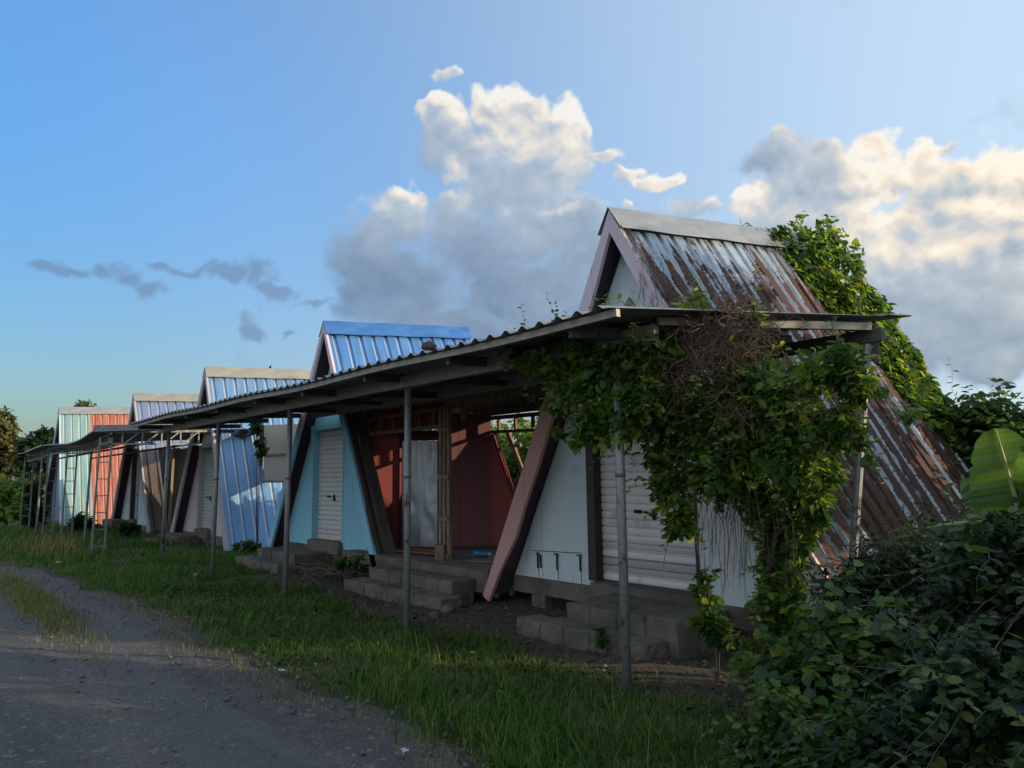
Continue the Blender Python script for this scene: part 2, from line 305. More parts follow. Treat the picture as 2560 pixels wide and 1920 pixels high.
MT = dict(
    white=mat_wall('white_paint', (.58, .65, .66)), teal=mat_wall('teal_paint', (.26, .56, .68), amt=.2),
    pinkwhite=mat_wall('pinkish_paint', (.52, .46, .47)), palew=mat_wall('pale_blue_paint', (.50, .58, .60)), navy=mat_wall('blue_grey_paint', (.22, .28, .42)),
    lilac=mat_wall('lilac_paint', (.56, .46, .52), (.14, .12, .13), .5), pink=mat_wall('faded_pink_paint', (.56, .30, .27), (.12, .08, .07), .5),
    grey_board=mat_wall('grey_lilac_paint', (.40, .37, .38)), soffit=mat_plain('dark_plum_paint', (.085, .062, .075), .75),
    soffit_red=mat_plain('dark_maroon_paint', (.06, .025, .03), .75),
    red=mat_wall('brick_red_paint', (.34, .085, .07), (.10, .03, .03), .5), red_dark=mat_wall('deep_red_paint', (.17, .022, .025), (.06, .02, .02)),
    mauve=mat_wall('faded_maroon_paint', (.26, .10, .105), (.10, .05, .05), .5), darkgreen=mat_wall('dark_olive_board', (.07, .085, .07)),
    beige=mat_wall('beige_board', (.40, .36, .30), (.2, .17, .13), .5),
    concrete=mat_concrete('rough_concrete'), wood=mat_wood('weathered_timber'), wood_light=mat_wood('raw_timber', (.36, .26, .165), (.16, .105, .06)), wood_red=mat_wood('red_painted_plank', (.28, .08, .045), (.10, .04, .03)),
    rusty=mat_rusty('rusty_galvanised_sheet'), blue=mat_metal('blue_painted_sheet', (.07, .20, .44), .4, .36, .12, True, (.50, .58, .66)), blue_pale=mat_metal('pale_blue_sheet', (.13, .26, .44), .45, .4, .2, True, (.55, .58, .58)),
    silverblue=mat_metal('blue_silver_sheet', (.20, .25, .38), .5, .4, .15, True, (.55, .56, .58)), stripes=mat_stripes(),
    galv=mat_metal('galvanised_cap', (.27, .28, .285), .45, .42, .05, False), galv_warm=mat_metal('dull_cap', (.27, .265, .225), .3, .5, .05, False), bluecap=mat_metal('blue_cap', (.05, .17, .42), .45, .34, .0, False),
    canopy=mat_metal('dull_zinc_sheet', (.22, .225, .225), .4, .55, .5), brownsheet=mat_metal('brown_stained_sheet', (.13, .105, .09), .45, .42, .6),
    silver=mat_metal('crumpled_tin', (.42, .45, .46), .65, .42, .05), beam=mat_plain('painted_channel_steel', (.36, .325, .27), .6, .25), beam_dark=mat_plain('dark_channel_steel', (.10, .10, .10), .6, .3), truss=mat_plain('grey_truss_steel', (.30, .295, .27), .6, .2, .5),
    pole=mat_pole(), shutter=mat_shutter('white_shutter', (.72, .69, .66), .8), shutter2=mat_shutter('cream_shutter', (.62, .60, .58), .15), shutter3=mat_shutter('pale_green_shutter', (.42, .46, .45), .1),
    frame=mat_plain('dark_brown_frame', (.05, .032, .028), .6), iron=mat_plain('black_iron', (.02, .02, .02), .6, .5), stone=mat_plain('grey_stone', (.16, .15, .14), .95, 0, .5, 20),
    ground=mat_ground(), road=mat_road(), bark=mat_plain('bark', (.10, .075, .055), .95, 0, .5, 30), dry=mat_plain('dry_stem', (.17, .115, .082), .9, 0, .5, 8), stem=mat_plain('green_stem', (.06, .075, .028), .7, 0, .4, 8),
    rib=mat_plain('pale_midrib', (.26, .32, .10), .6, 0, .2),
    stain=mat_plain('rust_stain', (.30, .25, .21), .9, 0, .4, 30),
    bottle=mat_plain('blue_plastic', (.04, .28, .42), .25), paper=mat_plain('white_scrap', (.55, .55, .55), .8), tarp=mat_plain('black_tarpaulin', (.018, .02, .022), .5), hill=mat_plain('hazy_hill', (.10, .13, .15), 1, 0, .2, .05))
MT['leaf'] = mat_leaf('shrub_leaf', [(0, (.012, .032, .010)), (.4, (.032, .075, .018)), (.7, (.075, .14, .026)), (.95, (.13, .18, .035)), (1, (.20, .19, .03))], .42)
MT['leaf_vine'] = mat_leaf('climber_leaf', [(0, (.018, .045, .011)), (.35, (.048, .105, .02)), (.65, (.11, .185, .03)), (.93, (.19, .26, .04)), (1, (.28, .26, .035))], .48)
MT['leaf_ivy'] = mat_leaf('ivy_leaf', [(0, (.026, .058, .011)), (.5, (.07, .14, .02)), (.85, (.14, .22, .03)), (1, (.25, .26, .04))], .5)
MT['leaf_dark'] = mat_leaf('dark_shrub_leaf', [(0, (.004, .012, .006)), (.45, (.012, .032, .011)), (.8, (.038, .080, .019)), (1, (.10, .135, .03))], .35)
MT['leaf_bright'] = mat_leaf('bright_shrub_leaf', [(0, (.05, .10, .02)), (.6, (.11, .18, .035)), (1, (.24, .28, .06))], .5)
MT['leaf_tree'] = mat_leaf('tree_leaf', [(0, (.05, .055, .018)), (.6, (.12, .115, .04)), (1, (.19, .17, .07))], .3)
MT['leaf_banana'] = mat_leaf('banana_leaf', [(0, (.018, .045, .028)), (.3, (.05, .105, .03)), (.5, (.09, .165, .03)), (1, (.13, .21, .035))], .5, .35)
MT['grass'] = mat_leaf('grass_blade', [(0, (.015, .050, .011)), (.4, (.040, .108, .02)), (.75, (.09, .175, .03)), (.95, (.15, .19, .045)), (1, (.22, .19, .08))], .35, .6, .15)
MT['grass_dry'] = mat_leaf('dry_grass_blade', [(0, (.05, .07, .02)), (.5, (.13, .14, .045)), (1, (.30, .25, .10))], .3, .6, .15)

# ------------------------------------------------------------------ mesh building
class MB:
    def __init__(s): s.v = []; s.f = []; s.uv = {}; s.smooth = False
    def add(s, vs, fs, uvs=None):
        o = len(s.v); s.v += [tuple(x) for x in vs]
        for k, f in enumerate(fs):
            if uvs: s.uv[len(s.f)] = [uvs[i] for i in f]
            s.f.append([i+o for i in f])
        return s
    def box(s, lo, hi):
        x0, y0, z0 = lo; x1, y1, z1 = hi
        return s.add([(x0,y0,z0),(x1,y0,z0),(x1,y1,z0),(x0,y1,z0),(x0,y0,z1),(x1,y0,z1),(x1,y1,z1),(x0,y1,z1)],
                     [(0,3,2,1),(4,5,6,7),(0,1,5,4),(1,2,6,5),(2,3,7,6),(3,0,4,7)])
    def bar(s, p0, p1, w, h, up=(0, 0, 1)):
        p0, p1 = Vector(p0), Vector(p1); d = (p1-p0).normalized(); up = Vector(up)
        if abs(d.dot(up)) > .98: up = Vector((0, 1, 0))
        a = d.cross(up).normalized()*w/2; b = a.normalized().cross(d)*h/2
        vs = [p+q for p in (p0, p1) for q in (-a-b, a-b, a+b, -a+b)]
        L = (p1-p0).length
        return s.add(vs, [(0,3,2,1),(4,5,6,7),(0,1,5,4),(1,2,6,5),(2,3,7,6),(3,0,4,7)])
    def prism(s, poly, vec):
        """planar polygon (list of 3d points) extruded by vec"""
        n = len(poly); vec = Vector(vec); vs = [Vector(p) for p in poly]+[Vector(p)+vec for p in poly]
        return s.add(vs, [list(range(n))[::-1], list(range(n, 2*n))]+[(i, (i+1) % n, n+(i+1) % n, n+i) for i in range(n)])
    def tube(s, pts, rs, n=8):
        pts = [Vector(p) for p in pts]; rs = rs if hasattr(rs, '__len__') else [rs]*len(pts); vs = []; fs = []
        for i, p in enumerate(pts):
            d = (pts[min(i+1, len(pts)-1)]-pts[max(i-1, 0)]).normalized(); up = Vector((0, 0, 1)) if abs(d.z) < .9 else Vector((1, 0, 0))
            a = d.cross(up).normalized(); b = a.cross(d)
            for k in range(n):
                t = 2*math.pi*k/n; vs.append(p+(a*math.cos(t)+b*math.sin(t))*rs[i])
        for i in range(len(pts)-1):
            for k in range(n):
                k2 = (k+1) % n; fs.append((i*n+k, i*n+k2, (i+1)*n+k2, (i+1)*n+k))
        fs.append(list(range(n))[::-1]); fs.append([len(vs)-n+k for k in range(n)])
        return s.add(vs, fs)
    def sheet(s, P, prof, nv, flip=False, dent=0.0):
        """corrugated sheet: P(u,v)->Vector for u,v in 0..1, prof = [(u, height, metres)]"""
        vs = []; uv = []; nu = len(prof)
        for u, h, um in prof:
            a, b = P(u, 0), P(u, 1); L = (b-a).length
            e = 1e-3; du = P(min(u+e, 1), .5)-P(max(u-e, 0), .5); nrm = (b-a).cross(du).normalized()
            if flip: nrm = -nrm
            for j in range(nv+1):
                v = j/nv; p = P(u, v)+nrm*h
                if dent: p = p+nrm*dent*(math.sin(u*23+v*7)+math.sin(u*9-v*13+2)+math.sin(u*41+v*3))
                vs.append(p); uv.append((um, v*L))
        fs = [(i*(nv+1)+j, (i+1)*(nv+1)+j, (i+1)*(nv+1)+j+1, i*(nv+1)+j+1) for i in range(nu-1) for j in range(nv)]
        return s.add(vs, fs, uv)
    def quad(s, a, b, c, d):
        a, b, c, d = map(Vector, (a, b, c, d)); L1 = (b-a).length; L2 = (d-a).length
        return s.add([a, b, c, d], [(0, 1, 2, 3)], [(0, 0), (L1, 0), (L1, L2), (0, L2)])
    def build(s, name, mat, parent=None, bevel=0.0):
        me = bpy.data.meshes.new(name); o = bpy.data.objects.new(name, me); COL.objects.link(o)
        off = parent_loc(parent)
        me.from_pydata([(x-off[0], y-off[1], z-off[2]) for x, y, z in s.v], [], s.f)
        if s.uv:
            l = me.uv_layers.new(name='UVMap')
            for p in me.polygons:
                if p.index in s.uv:
                    for k, li in enumerate(p.loop_indices): l.data[li].uv = s.uv[p.index][k]
        me.materials.append(MT[mat] if isinstance(mat, str) else mat)
        if s.smooth: me.polygons.foreach_set('use_smooth', [True]*len(me.polygons))
        me.update()
        if bevel:
            md = o.modifiers.new('bevel', 'BEVEL'); md.width = bevel; md.segments = 2; md.limit_method = 'ANGLE'
        if parent: o.parent = parent
        return o
def parent_loc(p):
    l = Vector((0, 0, 0))
    while p: l += p.location; p = p.parent
    return l
def thing(name, label, cat, loc=(0, 0, 0), group=None):
    o = bpy.data.objects.new(name, None); COL.objects.link(o); o.location = loc; o.empty_display_size = .2
    return tag(o, label, cat, group)
def tag(o, label, cat, group=None):
    o['label'] = label; o['category'] = cat
    if group: o['group'] = group
    return o
def kind(o, k):
    o['kind'] = k; return o
def trap_prof(L, pitch=.27, rib=.09, h=.045):
    out = [(0, 0, 0)]; x = pitch*.5
    while x < L-rib:
        for dx, hh in ((-rib/2, 0), (-rib/4, h), (rib/4, h), (rib/2, 0)): out.append(((x+dx)/L, hh, x+dx))
        x += pitch
    out.append((1, 0, L)); return out

# leaves -----------------------------------------------------------
def norm(a): return a/np.maximum(np.linalg.norm(a, axis=1, keepdims=True), 1e-9)
T_LEAF = np.array([(0,0,0),(0,.5,-.05),(0,1,-.02),(-.27,.36,.07),(-.22,.72,.05),(.27,.36,.07),(.22,.72,.05)], float)
T_HEART = np.array([(0,.05,0),(0,.5,-.04),(0,1,-.06),(-.44,.22,.07),(-.34,.66,.05),(.44,.22,.07),(.34,.66,.05)], float)
T_LONG = np.array([(0,0,0),(0,.5,.0),(0,1,-.12),(-.13,.33,.04),(-.11,.68,.02),(.13,.33,.04),(.11,.68,.02)], float)
LF = np.array([(0,1,3),(1,4,3),(1,2,4),(0,5,1),(1,5,6),(1,6,2)])
def raw_mesh(name, V, F, mat, parent=None, rnd=None, smooth=False):
    me = bpy.data.meshes.new(name); n = len(V); m = len(F); k = F.shape[1]
    off = np.array(parent_loc(parent)); V = V-off
    me.vertices.add(n); me.vertices.foreach_set('co', V.astype(np.float32).ravel())
    me.loops.add(m*k); me.loops.foreach_set('vertex_index', F.astype(np.int32).ravel())
    me.polygons.add(m); me.polygons.foreach_set('loop_start', (np.arange(m)*k).astype(np.int32))
    try: me.polygons.foreach_set('loop_total', np.full(m, k, np.int32))
    except Exception: pass
    if rnd is not None:
        a = me.attributes.new('rnd', 'FLOAT', 'POINT'); a.data.foreach_set('value', rnd.astype(np.float32))
    me.materials.append(MT[mat] if isinstance(mat, str) else mat); me.update(calc_edges=True); me.validate()
    if smooth: me.polygons.foreach_set('use_smooth', np.ones(m, bool))
    o = bpy.data.objects.new(name, me); COL.objects.link(o)
    if parent: o.parent = parent
    return o
def leaves_arrays(P, N, Dr, size, T=T_LEAF):
    N = norm(N); Dr = norm(Dr-(Dr*N).sum(1, keepdims=True)*N); S = np.cross(Dr, N)
    k = len(T); V = (P[:, None, :]+size[:, None, None]*(T[None, :, 0:1]*S[:, None, :]+T[None, :, 1:2]*Dr[:, None, :]+T[None, :, 2:3]*N[:, None, :])).reshape(-1, 3)
    F = (LF[None]+np.arange(len(P))[:, None, None]*k).reshape(-1, 3)
    return V, F
def leaves(name, P, N, Dr, size, mat, parent, T=T_LEAF):
    V, F = leaves_arrays(P, N, Dr, size, T)
    return raw_mesh(name, V, F, mat, parent, np.repeat(RNG.random(len(P)), len(T)))
def blob_points(blobs, n, clump=.28, per=26):
    """clumpy leaf positions in a set of balls (centre, radius): sub-clumps of leaves with gaps between"""
    C = np.array([b[0] for b in blobs], float); Rr = np.array([b[1] for b in blobs]); w = Rr**2*np.array([b[2] if len(b) > 2 else 1. for b in blobs]); w /= w.sum()
    m = max(1, n//per); i = RNG.choice(len(blobs), m, p=w)
    d = norm(RNG.normal(size=(m, 3))); sc = C[i]+d*(Rr[i]*(RNG.random(m)**.45))[:, None]*np.array([1, .8, 1])
    j = np.repeat(np.arange(m), per)
    sub = norm(RNG.normal(size=(len(j), 3)))*(clump*np.minimum(Rr[i][j], .6)*RNG.random(len(j))**.5)[:, None]
    P = sc[j]+sub
    out = norm(P-C[i][j]); return P, out, sc, C[i]
def leaf_cloud(name, blobs, n, size, mat, parent, T=T_LEAF, clump=.35, per=26, droop=.5):
    P, out, sc, cc = blob_points(blobs, n, clump, per)
    N = out*.6+RNG.normal(size=P.shape)*.55+np.array([0, 0, .55]); D = out*.6+RNG.normal(size=P.shape)*.6+np.array([0, 0, -droop])
    ncl = len(P)//per; cr = np.repeat(RNG.random(ncl), per); csz = np.repeat(.7+.6*RNG.random(ncl), per); S = size*csz*(.5+.9*RNG.random(len(P)))
    V, F = leaves_arrays(P, N, D, S, T); raw_mesh(name, V, F, mat, parent, np.repeat(np.clip(.65*cr+.35*RNG.random(len(P)), 0, 1), len(T)))
    return sc, cc
def px_blob(px, py, r, Y, w=1.0):
    c = U(px, py, Y=Y); z = (c-CAM_POS).dot(cF); return (tuple(c), r*z/FPX, w)
def twigs(name, sc, cc, mat, parent, r=.006, maxn=250):
    mb = MB(); idx = RNG.choice(len(sc), min(maxn, len(sc)), replace=False)
    for i in idx:
        a, b = Vector(cc[i]), Vector(sc[i]); m = (a+b)/2+Vector(RNG.normal(size=3)*.05)
        mb.tube([a, m, b], [r*1.4, r, r*.5], 4)
    return mb.build(name, mat, parent)

def shoots(parent, blobs, n, L, size, mat, T=T_LEAF, droop=.35, stem='stem', nl=11):
    """long leafy shoots that leave the crown: a traceable stem with leaves on both sides"""
    m = MB(); P = []; N = []; D = []; S = []
    w = np.array([b[1]**2 for b in blobs]); w /= w.sum()
    for i in range(n):
        c, r = blobs[int(RNG.choice(len(blobs), p=w))][:2]; d = norm(RNG.normal(size=(1, 3))*np.array([1, 1, .8])+np.array([0, -.35, .25]))[0]
        p = Vector(c)+Vector(d)*r*.7; v = Vector(d); ln = L*random.uniform(.5, 1.3); pts = [p]; k = 6
        for j in range(k):
            v = (v+Vector(RNG.normal(size=3)*.22)+Vector((0, 0, -droop*j/k))).normalized(); pts.append(pts[-1]+v*ln/k)
        m.tube(pts, [.0034, .003, .0028, .0024, .002, .0016, .001], 4)
        for q in range(nl):
            t = (q+.7)/nl*k; a = min(k-1, int(t)); pos = lerp(pts[a], pts[a+1], t-a); tg = (pts[a+1]-pts[a]).normalized(); sd = tg.cross(Vector((.1, .2, 1))).normalized()*(1 if q % 2 else -1)
            dd = sd+tg*.7+Vector(RNG.normal(size=3)*.25); P.append(tuple(pos)); D.append(tuple(dd)); N.append(tuple(Vector((0, -.3, 1))+Vector(RNG.normal(size=3)*.35))); S.append(size*(1.15-.6*q/nl)*random.uniform(.8, 1.15))
    m.build('shoots', stem, parent); leaves('shoot_leaves', np.array(P), np.array(N), np.array(D), np.array(S), mat, parent, T)
# ------------------------------------------------------------------ ground and road
def gh(x, y):
    x = np.asarray(x, float); y = np.asarray(y, float)
    b = .035*np.sin(x*1.3+y*.7)*np.sin(y*1.9-x*.4)+.02*np.sin(x*3.1+1)*np.sin(y*3.7+2)
    t = np.clip((y-2.9)/.8, 0, 1); dip = np.clip((y-5.2)/.8, 0, 1)*np.clip((11-y)/1.5, 0, 1)*np.clip((x+13)/2, 0, 1)
    far = np.clip((-x-26)/10, 0, 1)
    return b*t-.03*dip-.25*far*np.clip((y-2.6)/1.5, 0, 1)
def build_ground():
    xs = np.concatenate([[-1500, -700, -350, -180, -110, -75, -58, -50], np.arange(-45, 8.01, .25), [10, 14, 22, 40, 80, 200, 600, 1500]])
    ys = np.concatenate([[-1500, -500, -150, -50, -20, -10], np.arange(-6, 14.01, .25), [16, 20, 28, 40, 70, 120, 250, 600, 1500]])
    Xg, Yg = np.meshgrid(xs, ys, indexing='ij'); V = np.stack([Xg, Yg, gh(Xg, Yg)], -1).reshape(-1, 3)
    a, b = len(xs), len(ys); i, j = np.meshgrid(np.arange(a-1), np.arange(b-1), indexing='ij'); i = i.ravel(); j = j.ravel()
    F = np.stack([i*b+j, (i+1)*b+j, (i+1)*b+j+1, i*b+j+1], 1)
    kind(raw_mesh('ground', V, F, 'ground', smooth=True), 'structure')
def road_edge(x):
    x = np.asarray(x, float)
    e = 2.62+.10*np.sin(x*1.1)+.07*np.sin(x*2.7+1)+.04*np.sin(x*6.1)
    return e-np.clip((-x-11)/6.7, 0, 3)**1.5*.72
def build_road():
    xs = np.concatenate([np.arange(-40, -14, .4), np.arange(-14, 4.01, .1)]); t = np.linspace(0, 1, 70)
    V = []
    for x in xs:
        e = float(road_edge(x)); w = e+3.4
        y = e-w*t
        z = .006+.004*(np.sin(x*5+y*7)*np.sin(y*9-x*3)+1)+.016*(np.sin(y*2.4+.4*np.sin(x*.6))+1)
        z = z*np.clip(t*14, 0.25, 1)
        V.append(np.stack([np.full_like(y, x), y, z], 1))
    V = np.concatenate(V); a, b = len(xs), len(t); i, j = np.meshgrid(np.arange(a-1), np.arange(b-1), indexing='ij'); i = i.ravel(); j = j.ravel()
    F = np.stack([i*b+j, i*b+j+1, (i+1)*b+j+1, (i+1)*b+j], 1)
    kind(raw_mesh('road', V, F, 'road', smooth=True), 'structure')
    # loose stones
    n = 4200; x = -1.5-RNG.random(n)**1.6*16; y = road_edge(x)+.1-RNG.random(n)**1.8*4; s = .004+.022*RNG.random(n)**5
    oc = np.array([(1,0,0),(0,1,0),(-1,0,0),(0,-1,0),(0,0,.8),(0,0,-.6)]); of = np.array([(0,1,4),(1,2,4),(2,3,4),(3,0,4),(1,0,5),(2,1,5),(3,2,5),(0,3,5)])
    V = (np.stack([x, y, np.full(n, .03)], 1)[:, None]+s[:, None, None]*oc[None]*(.6+.8*RNG.random((n, 6, 1)))).reshape(-1, 3)
    F = (of[None]+np.arange(n)[:, None, None]*6).reshape(-1, 3)
    kind(raw_mesh('loose_stones', V, F, 'stone'), 'stuff')
build_ground(); build_road()
# far hills on the left horizon
def build_hills():
    mb = MB()
    for k, (px0, h, D) in enumerate(((-60, 26, 900),)):
        pts = []
        for i in range(60):
            px = -500+i*22; c = U(px, 1205, D=D); hh = max(0, h*math.exp(-((px-20)/330)**2)*(1+.2*math.sin(i*.9)))
            pts.append((c.x, c.y, hh))
        n = len(pts)
        vs = [(x, y, -2) for x, y, z in pts]+[(x-14, y+4, z) for x, y, z in pts]+[(x-200, y+80, -2) for x, y, z in pts]
        mb.add(vs, [(i, i+1, n+i+1, n+i) for i in range(n-1)]+[(n+i, n+i+1, 2*n+i+1, 2*n+i) for i in range(n-1)])
    kind(mb.build('hills', 'hill'), 'structure')
build_hills()

# ------------------------------------------------------------------ A-frame houses
YB, YW = 6.0, 6.28
def lerp(a, b, t): return a+(b-a)*t
def house(label, apex, lf, rf, back, L, roof, cap, board, soffit, wall, door, shutter, frame, yb=YB, right_slope_mat=None, pitch=.27, rear_px=None, lower_board=None, break_t=None, w=.2, cut=None, low_roof=None, jag=False, zb_=.36):
    yw = yb+.28
    A = U(*apex, Y=yb); Lf = U(*lf, Y=yb); Rf = U(*rf, Y=yb); Bq = U(*back, X=A.x+.1); Bk = A+(Bq-A)*(L/(Bq.y-A.y))
    zb = zb_
    base = Vector((A.x, yw, 0)); h = thing('a_frame_house', label, 'house', base, 'a-frame houses in the row')
    Rr = U(*rear_px, Y=yb+L) if rear_px else Bk+(Rf-A)
    if rear_px:
        t = (Bk.z+.05)/(Bk.z-Rr.z); Rr = Bk+(Rr-Bk)*t
    Lr = Vector((Bk.x-(A.x-Lf.x), yb+L, min(0, Lf.z)))
    ext = lambda top, foot: top+(foot-top)*1.0
    off = Vector((0, .03, 0))
    Am, Bm = A+off, Bk
    PR = lambda u, v: lerp(lerp(Am, Bm, u), lerp(Rf+off, Rr, u), v)
    PL = lambda u, v: lerp(lerp(Am, Bm, u), lerp(Lf+off, Lr, u), v)
    Lm = (Bm-Am).length; prof = trap_prof(Lm, pitch)
    for P, fl, nm in ((PR, True, 'roof_slope'), (PL, False, 'roof_slope')):
        if cut and P is PR:
            vc, uc = cut
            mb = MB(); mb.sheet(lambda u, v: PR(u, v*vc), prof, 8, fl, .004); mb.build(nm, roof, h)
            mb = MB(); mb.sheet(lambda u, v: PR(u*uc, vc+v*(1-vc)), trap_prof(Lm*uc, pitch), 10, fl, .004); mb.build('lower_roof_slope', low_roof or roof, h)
        else:
            mb = MB(); mb.sheet(P, prof, 14, fl, .004); mb.build(nm, roof, h)
    # ridge cap with bent flanges
    mb = MB(); nseg = 10
    for P, sgn in ((PR, 1), (PL, -1)):
        for i in range(nseg):
            u0, u1 = i/nseg*1.02-.01, (i+1)/nseg*1.02-.01
            n = Vector((sgn*.85, 0, .5))*.05
            f = lambda u, v: P(u, v)+n+Vector((0, 0, .006*math.sin(u*19+v*9)))
            mb.quad(f(u0, 0)-n+Vector((0, 0, .07)), f(u1, 0)-n+Vector((0, 0, .07)), f(u1, .055), f(u0, .055))
    for k, q in list(mb.uv.items()): mb.uv[k] = [(a+k*.35, b) for a, b in q]
    mb.build('ridge_cap', cap, h)
    # barge boards (front trim) and soffit lining
    for side, foot in ((-1, Lf), (1, Rf)):
        d = (foot-A).normalized(); inn = Vector((-side, 0, 0)); inn = (inn-d*inn.dot(d)).normalized()
        top = A+Vector((0, 0, .03))
        # vertical mitre at the apex: inner top point straight below the apex
        ti = Vector((A.x, A.y, A.z-w/abs(inn.x)*.98+.03))
        tt = .03 if break_t is None or side > 0 else break_t
        if break_t is not None and not jag:
            q = A+(foot-A)*break_t
            mbu = MB(); mbu.prism([top, ti, q+inn*w, q], (0, .05, 0)); mbu.build('barge_board', board, h)
            mbu = MB(); mbu.prism([q, q+inn*w, foot+inn*w, foot], (0, .05, 0)); mbu.build('barge_board', lower_board, h)
        elif break_t is not None and side < 0:
            mbu = MB(); q = A+(foot-A)*break_t; sh = Vector((0, -.02, 0))
            mbu.prism([top, ti, q+inn*w+d*.05, q+d*.0+inn*.03], (0, .05, 0)); mbu.build('barge_board', board, h)
            q2 = q-d*.06-inn*.06; ft = foot+d*.0
            zz = [ft-inn*.03, q2]
            jag = [q2+inn*(w*.95)+d*.12]; nn = 7
            for i in range(1, nn):
                t = i/nn; jag.append(lerp(q2, ft, t)+inn*(w*(.95 if t < .72 else lerp(.85, .35, (t-.72)/.28))+random.uniform(-.012, .012)))
            jag.append(ft+inn*.1)
            mbu = MB(); mbu.prism([p+sh for p in [zz[1]]+jag+[zz[0]]], (0, .05, 0)); mbu.build('barge_board', lower_board or board, h)
        else:
            mbu = MB(); mbu.prism([top, ti, foot+inn*w, foot], (0, .05, 0)); mbu.build('barge_board', board, h)
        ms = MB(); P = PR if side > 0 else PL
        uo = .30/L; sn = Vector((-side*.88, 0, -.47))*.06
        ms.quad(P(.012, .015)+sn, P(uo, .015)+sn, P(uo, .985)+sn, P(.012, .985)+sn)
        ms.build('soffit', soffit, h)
    # gable wall with its door opening
    dl, dr, dt, db = door; dx0 = U(dl, db, Y=yw+.05).x; dx1 = U(dr, db, Y=yw+.05).x; dz0 = U((dl+dr)/2, db, Y=yw+.05).z; dz1 = dt if dt < 10 else U((dl+dr)/2, dt, Y=yw+.05).z
    def xs(z, s):
        f = Lf if s < 0 else Rf; return A.x+(f.x-A.x)*(A.z-z)/(A.z-f.z)-s*.13
    mb = MB()
    for poly in ([(xs(zb, -1), zb), (dx0, zb), (dx0, dz1), (xs(dz1, -1), dz1)], [(dx1, zb), (xs(zb, 1), zb), (xs(dz1, 1), dz1), (dx1, dz1)], [(xs(dz1, -1), dz1), (xs(dz1, 1), dz1), (A.x, A.z-.3)]):
        mb.prism([(x, yw, z) for x, z in poly], (0, .09, 0))
    mb.build('gable_wall', wall, h)
    mb = MB(); mb.box((xs(zb, -1), yw-.02, zb-.2), (xs(zb, 1), yw+.14, zb-.003))
    for i in range(5):
        x = lerp(xs(zb, -1), xs(zb, 1), (i+.5)/5); mb.box((x-.12, yw, -.35), (x+.12, yw+.12, zb-.2))
    mb.build('plinth', 'concrete', h)
    mb = MB(); mb.box((dx0-.02, yw-.10, zb-.1), (dx1+.02, yw+.2, dz0-.01)); mb.build('door_sill', 'concrete', h, .008)
    # roller shutter
    mb = MB(); prof = []; z = dz0; s = .088
    while z < dz1-.01:
        for dz, hh in ((0, .020), (.008, .020), (.012, -.004), (.045, -.007), (.083, -.004)):
            if z+dz < dz1: prof.append((z+dz, hh))
        z += s
    vs = [(x, yw+.10+y, zz) for zz, y in prof for x in (dx0+.02, dx1-.02)]
    mb.add(vs, [(2*i, 2*i+1, 2*i+3, 2*i+2) for i in range(len(prof)-1)]); sh = mb.build('roller_shutter', shutter, h)
    mb = MB(); cx = lerp(dx0, dx1, .42); zc = dz0+.78
    mb.box((cx-.05, yw+.055, zc), (cx+.03, yw+.092, zc+.035)); mb.build('handle', 'iron', sh); mb = MB(); mb.box((cx+.2, yw+.055, zc-.06), (cx+.225, yw+.086, zc+.05)); mb.build('latch', 'iron', sh)
    mb = MB()
    mb.box((dx0-.10, yw-.03, dz0), (dx0+.02, yw+.12, dz1+.003)); mb.box((dx1-.02, yw-.01, dz0), (dx1+.02, yw+.12, dz1+.003)); mb.box((dx0-.10, yw-.033, dz1+.006), (dx1+.10, yw+.12, dz1+.10))
    mb.build('door_frame', frame, h)
    return h, A, Bk, Lf, Rf, PR, PL
H1 = house('nearest A-frame house with rusty tin roof, white wall and ivy over its ridge', (1522, 531), (1213, 1492), (2210, 1692), (2012, 595), 4.7, 'rusty', 'galv', 'lilac', 'soffit', 'white', (1500, 1755, 2.12, 1468), 'shutter', 'frame', rear_px=(2446, 1197), lower_board='pink', break_t=.33, pitch=.26, w=.23, jag=True)
h1, A1, B1, L1f, R1f, PR1, PL1 = H1
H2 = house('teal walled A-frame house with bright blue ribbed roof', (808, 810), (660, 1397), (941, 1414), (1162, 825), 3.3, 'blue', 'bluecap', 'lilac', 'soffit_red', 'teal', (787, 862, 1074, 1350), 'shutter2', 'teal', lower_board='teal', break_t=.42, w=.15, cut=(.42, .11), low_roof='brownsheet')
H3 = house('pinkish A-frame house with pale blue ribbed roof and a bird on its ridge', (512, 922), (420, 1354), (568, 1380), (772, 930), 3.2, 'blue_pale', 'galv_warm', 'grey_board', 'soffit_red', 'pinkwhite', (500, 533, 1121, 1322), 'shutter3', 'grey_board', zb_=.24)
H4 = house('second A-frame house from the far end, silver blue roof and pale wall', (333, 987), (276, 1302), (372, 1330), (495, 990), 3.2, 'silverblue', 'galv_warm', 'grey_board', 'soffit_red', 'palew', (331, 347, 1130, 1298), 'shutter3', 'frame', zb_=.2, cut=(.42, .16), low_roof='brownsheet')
H5 = house('farthest A-frame house with teal and orange striped roof', (148, 1021), (95, 1312), (150, 1322), (335, 1022), 4.2, 'stripes', 'galv', 'palew', 'soffit', 'navy', (118, 132, 1130, 1300), 'shutter3', 'navy', yb=5.2, zb_=0.0)
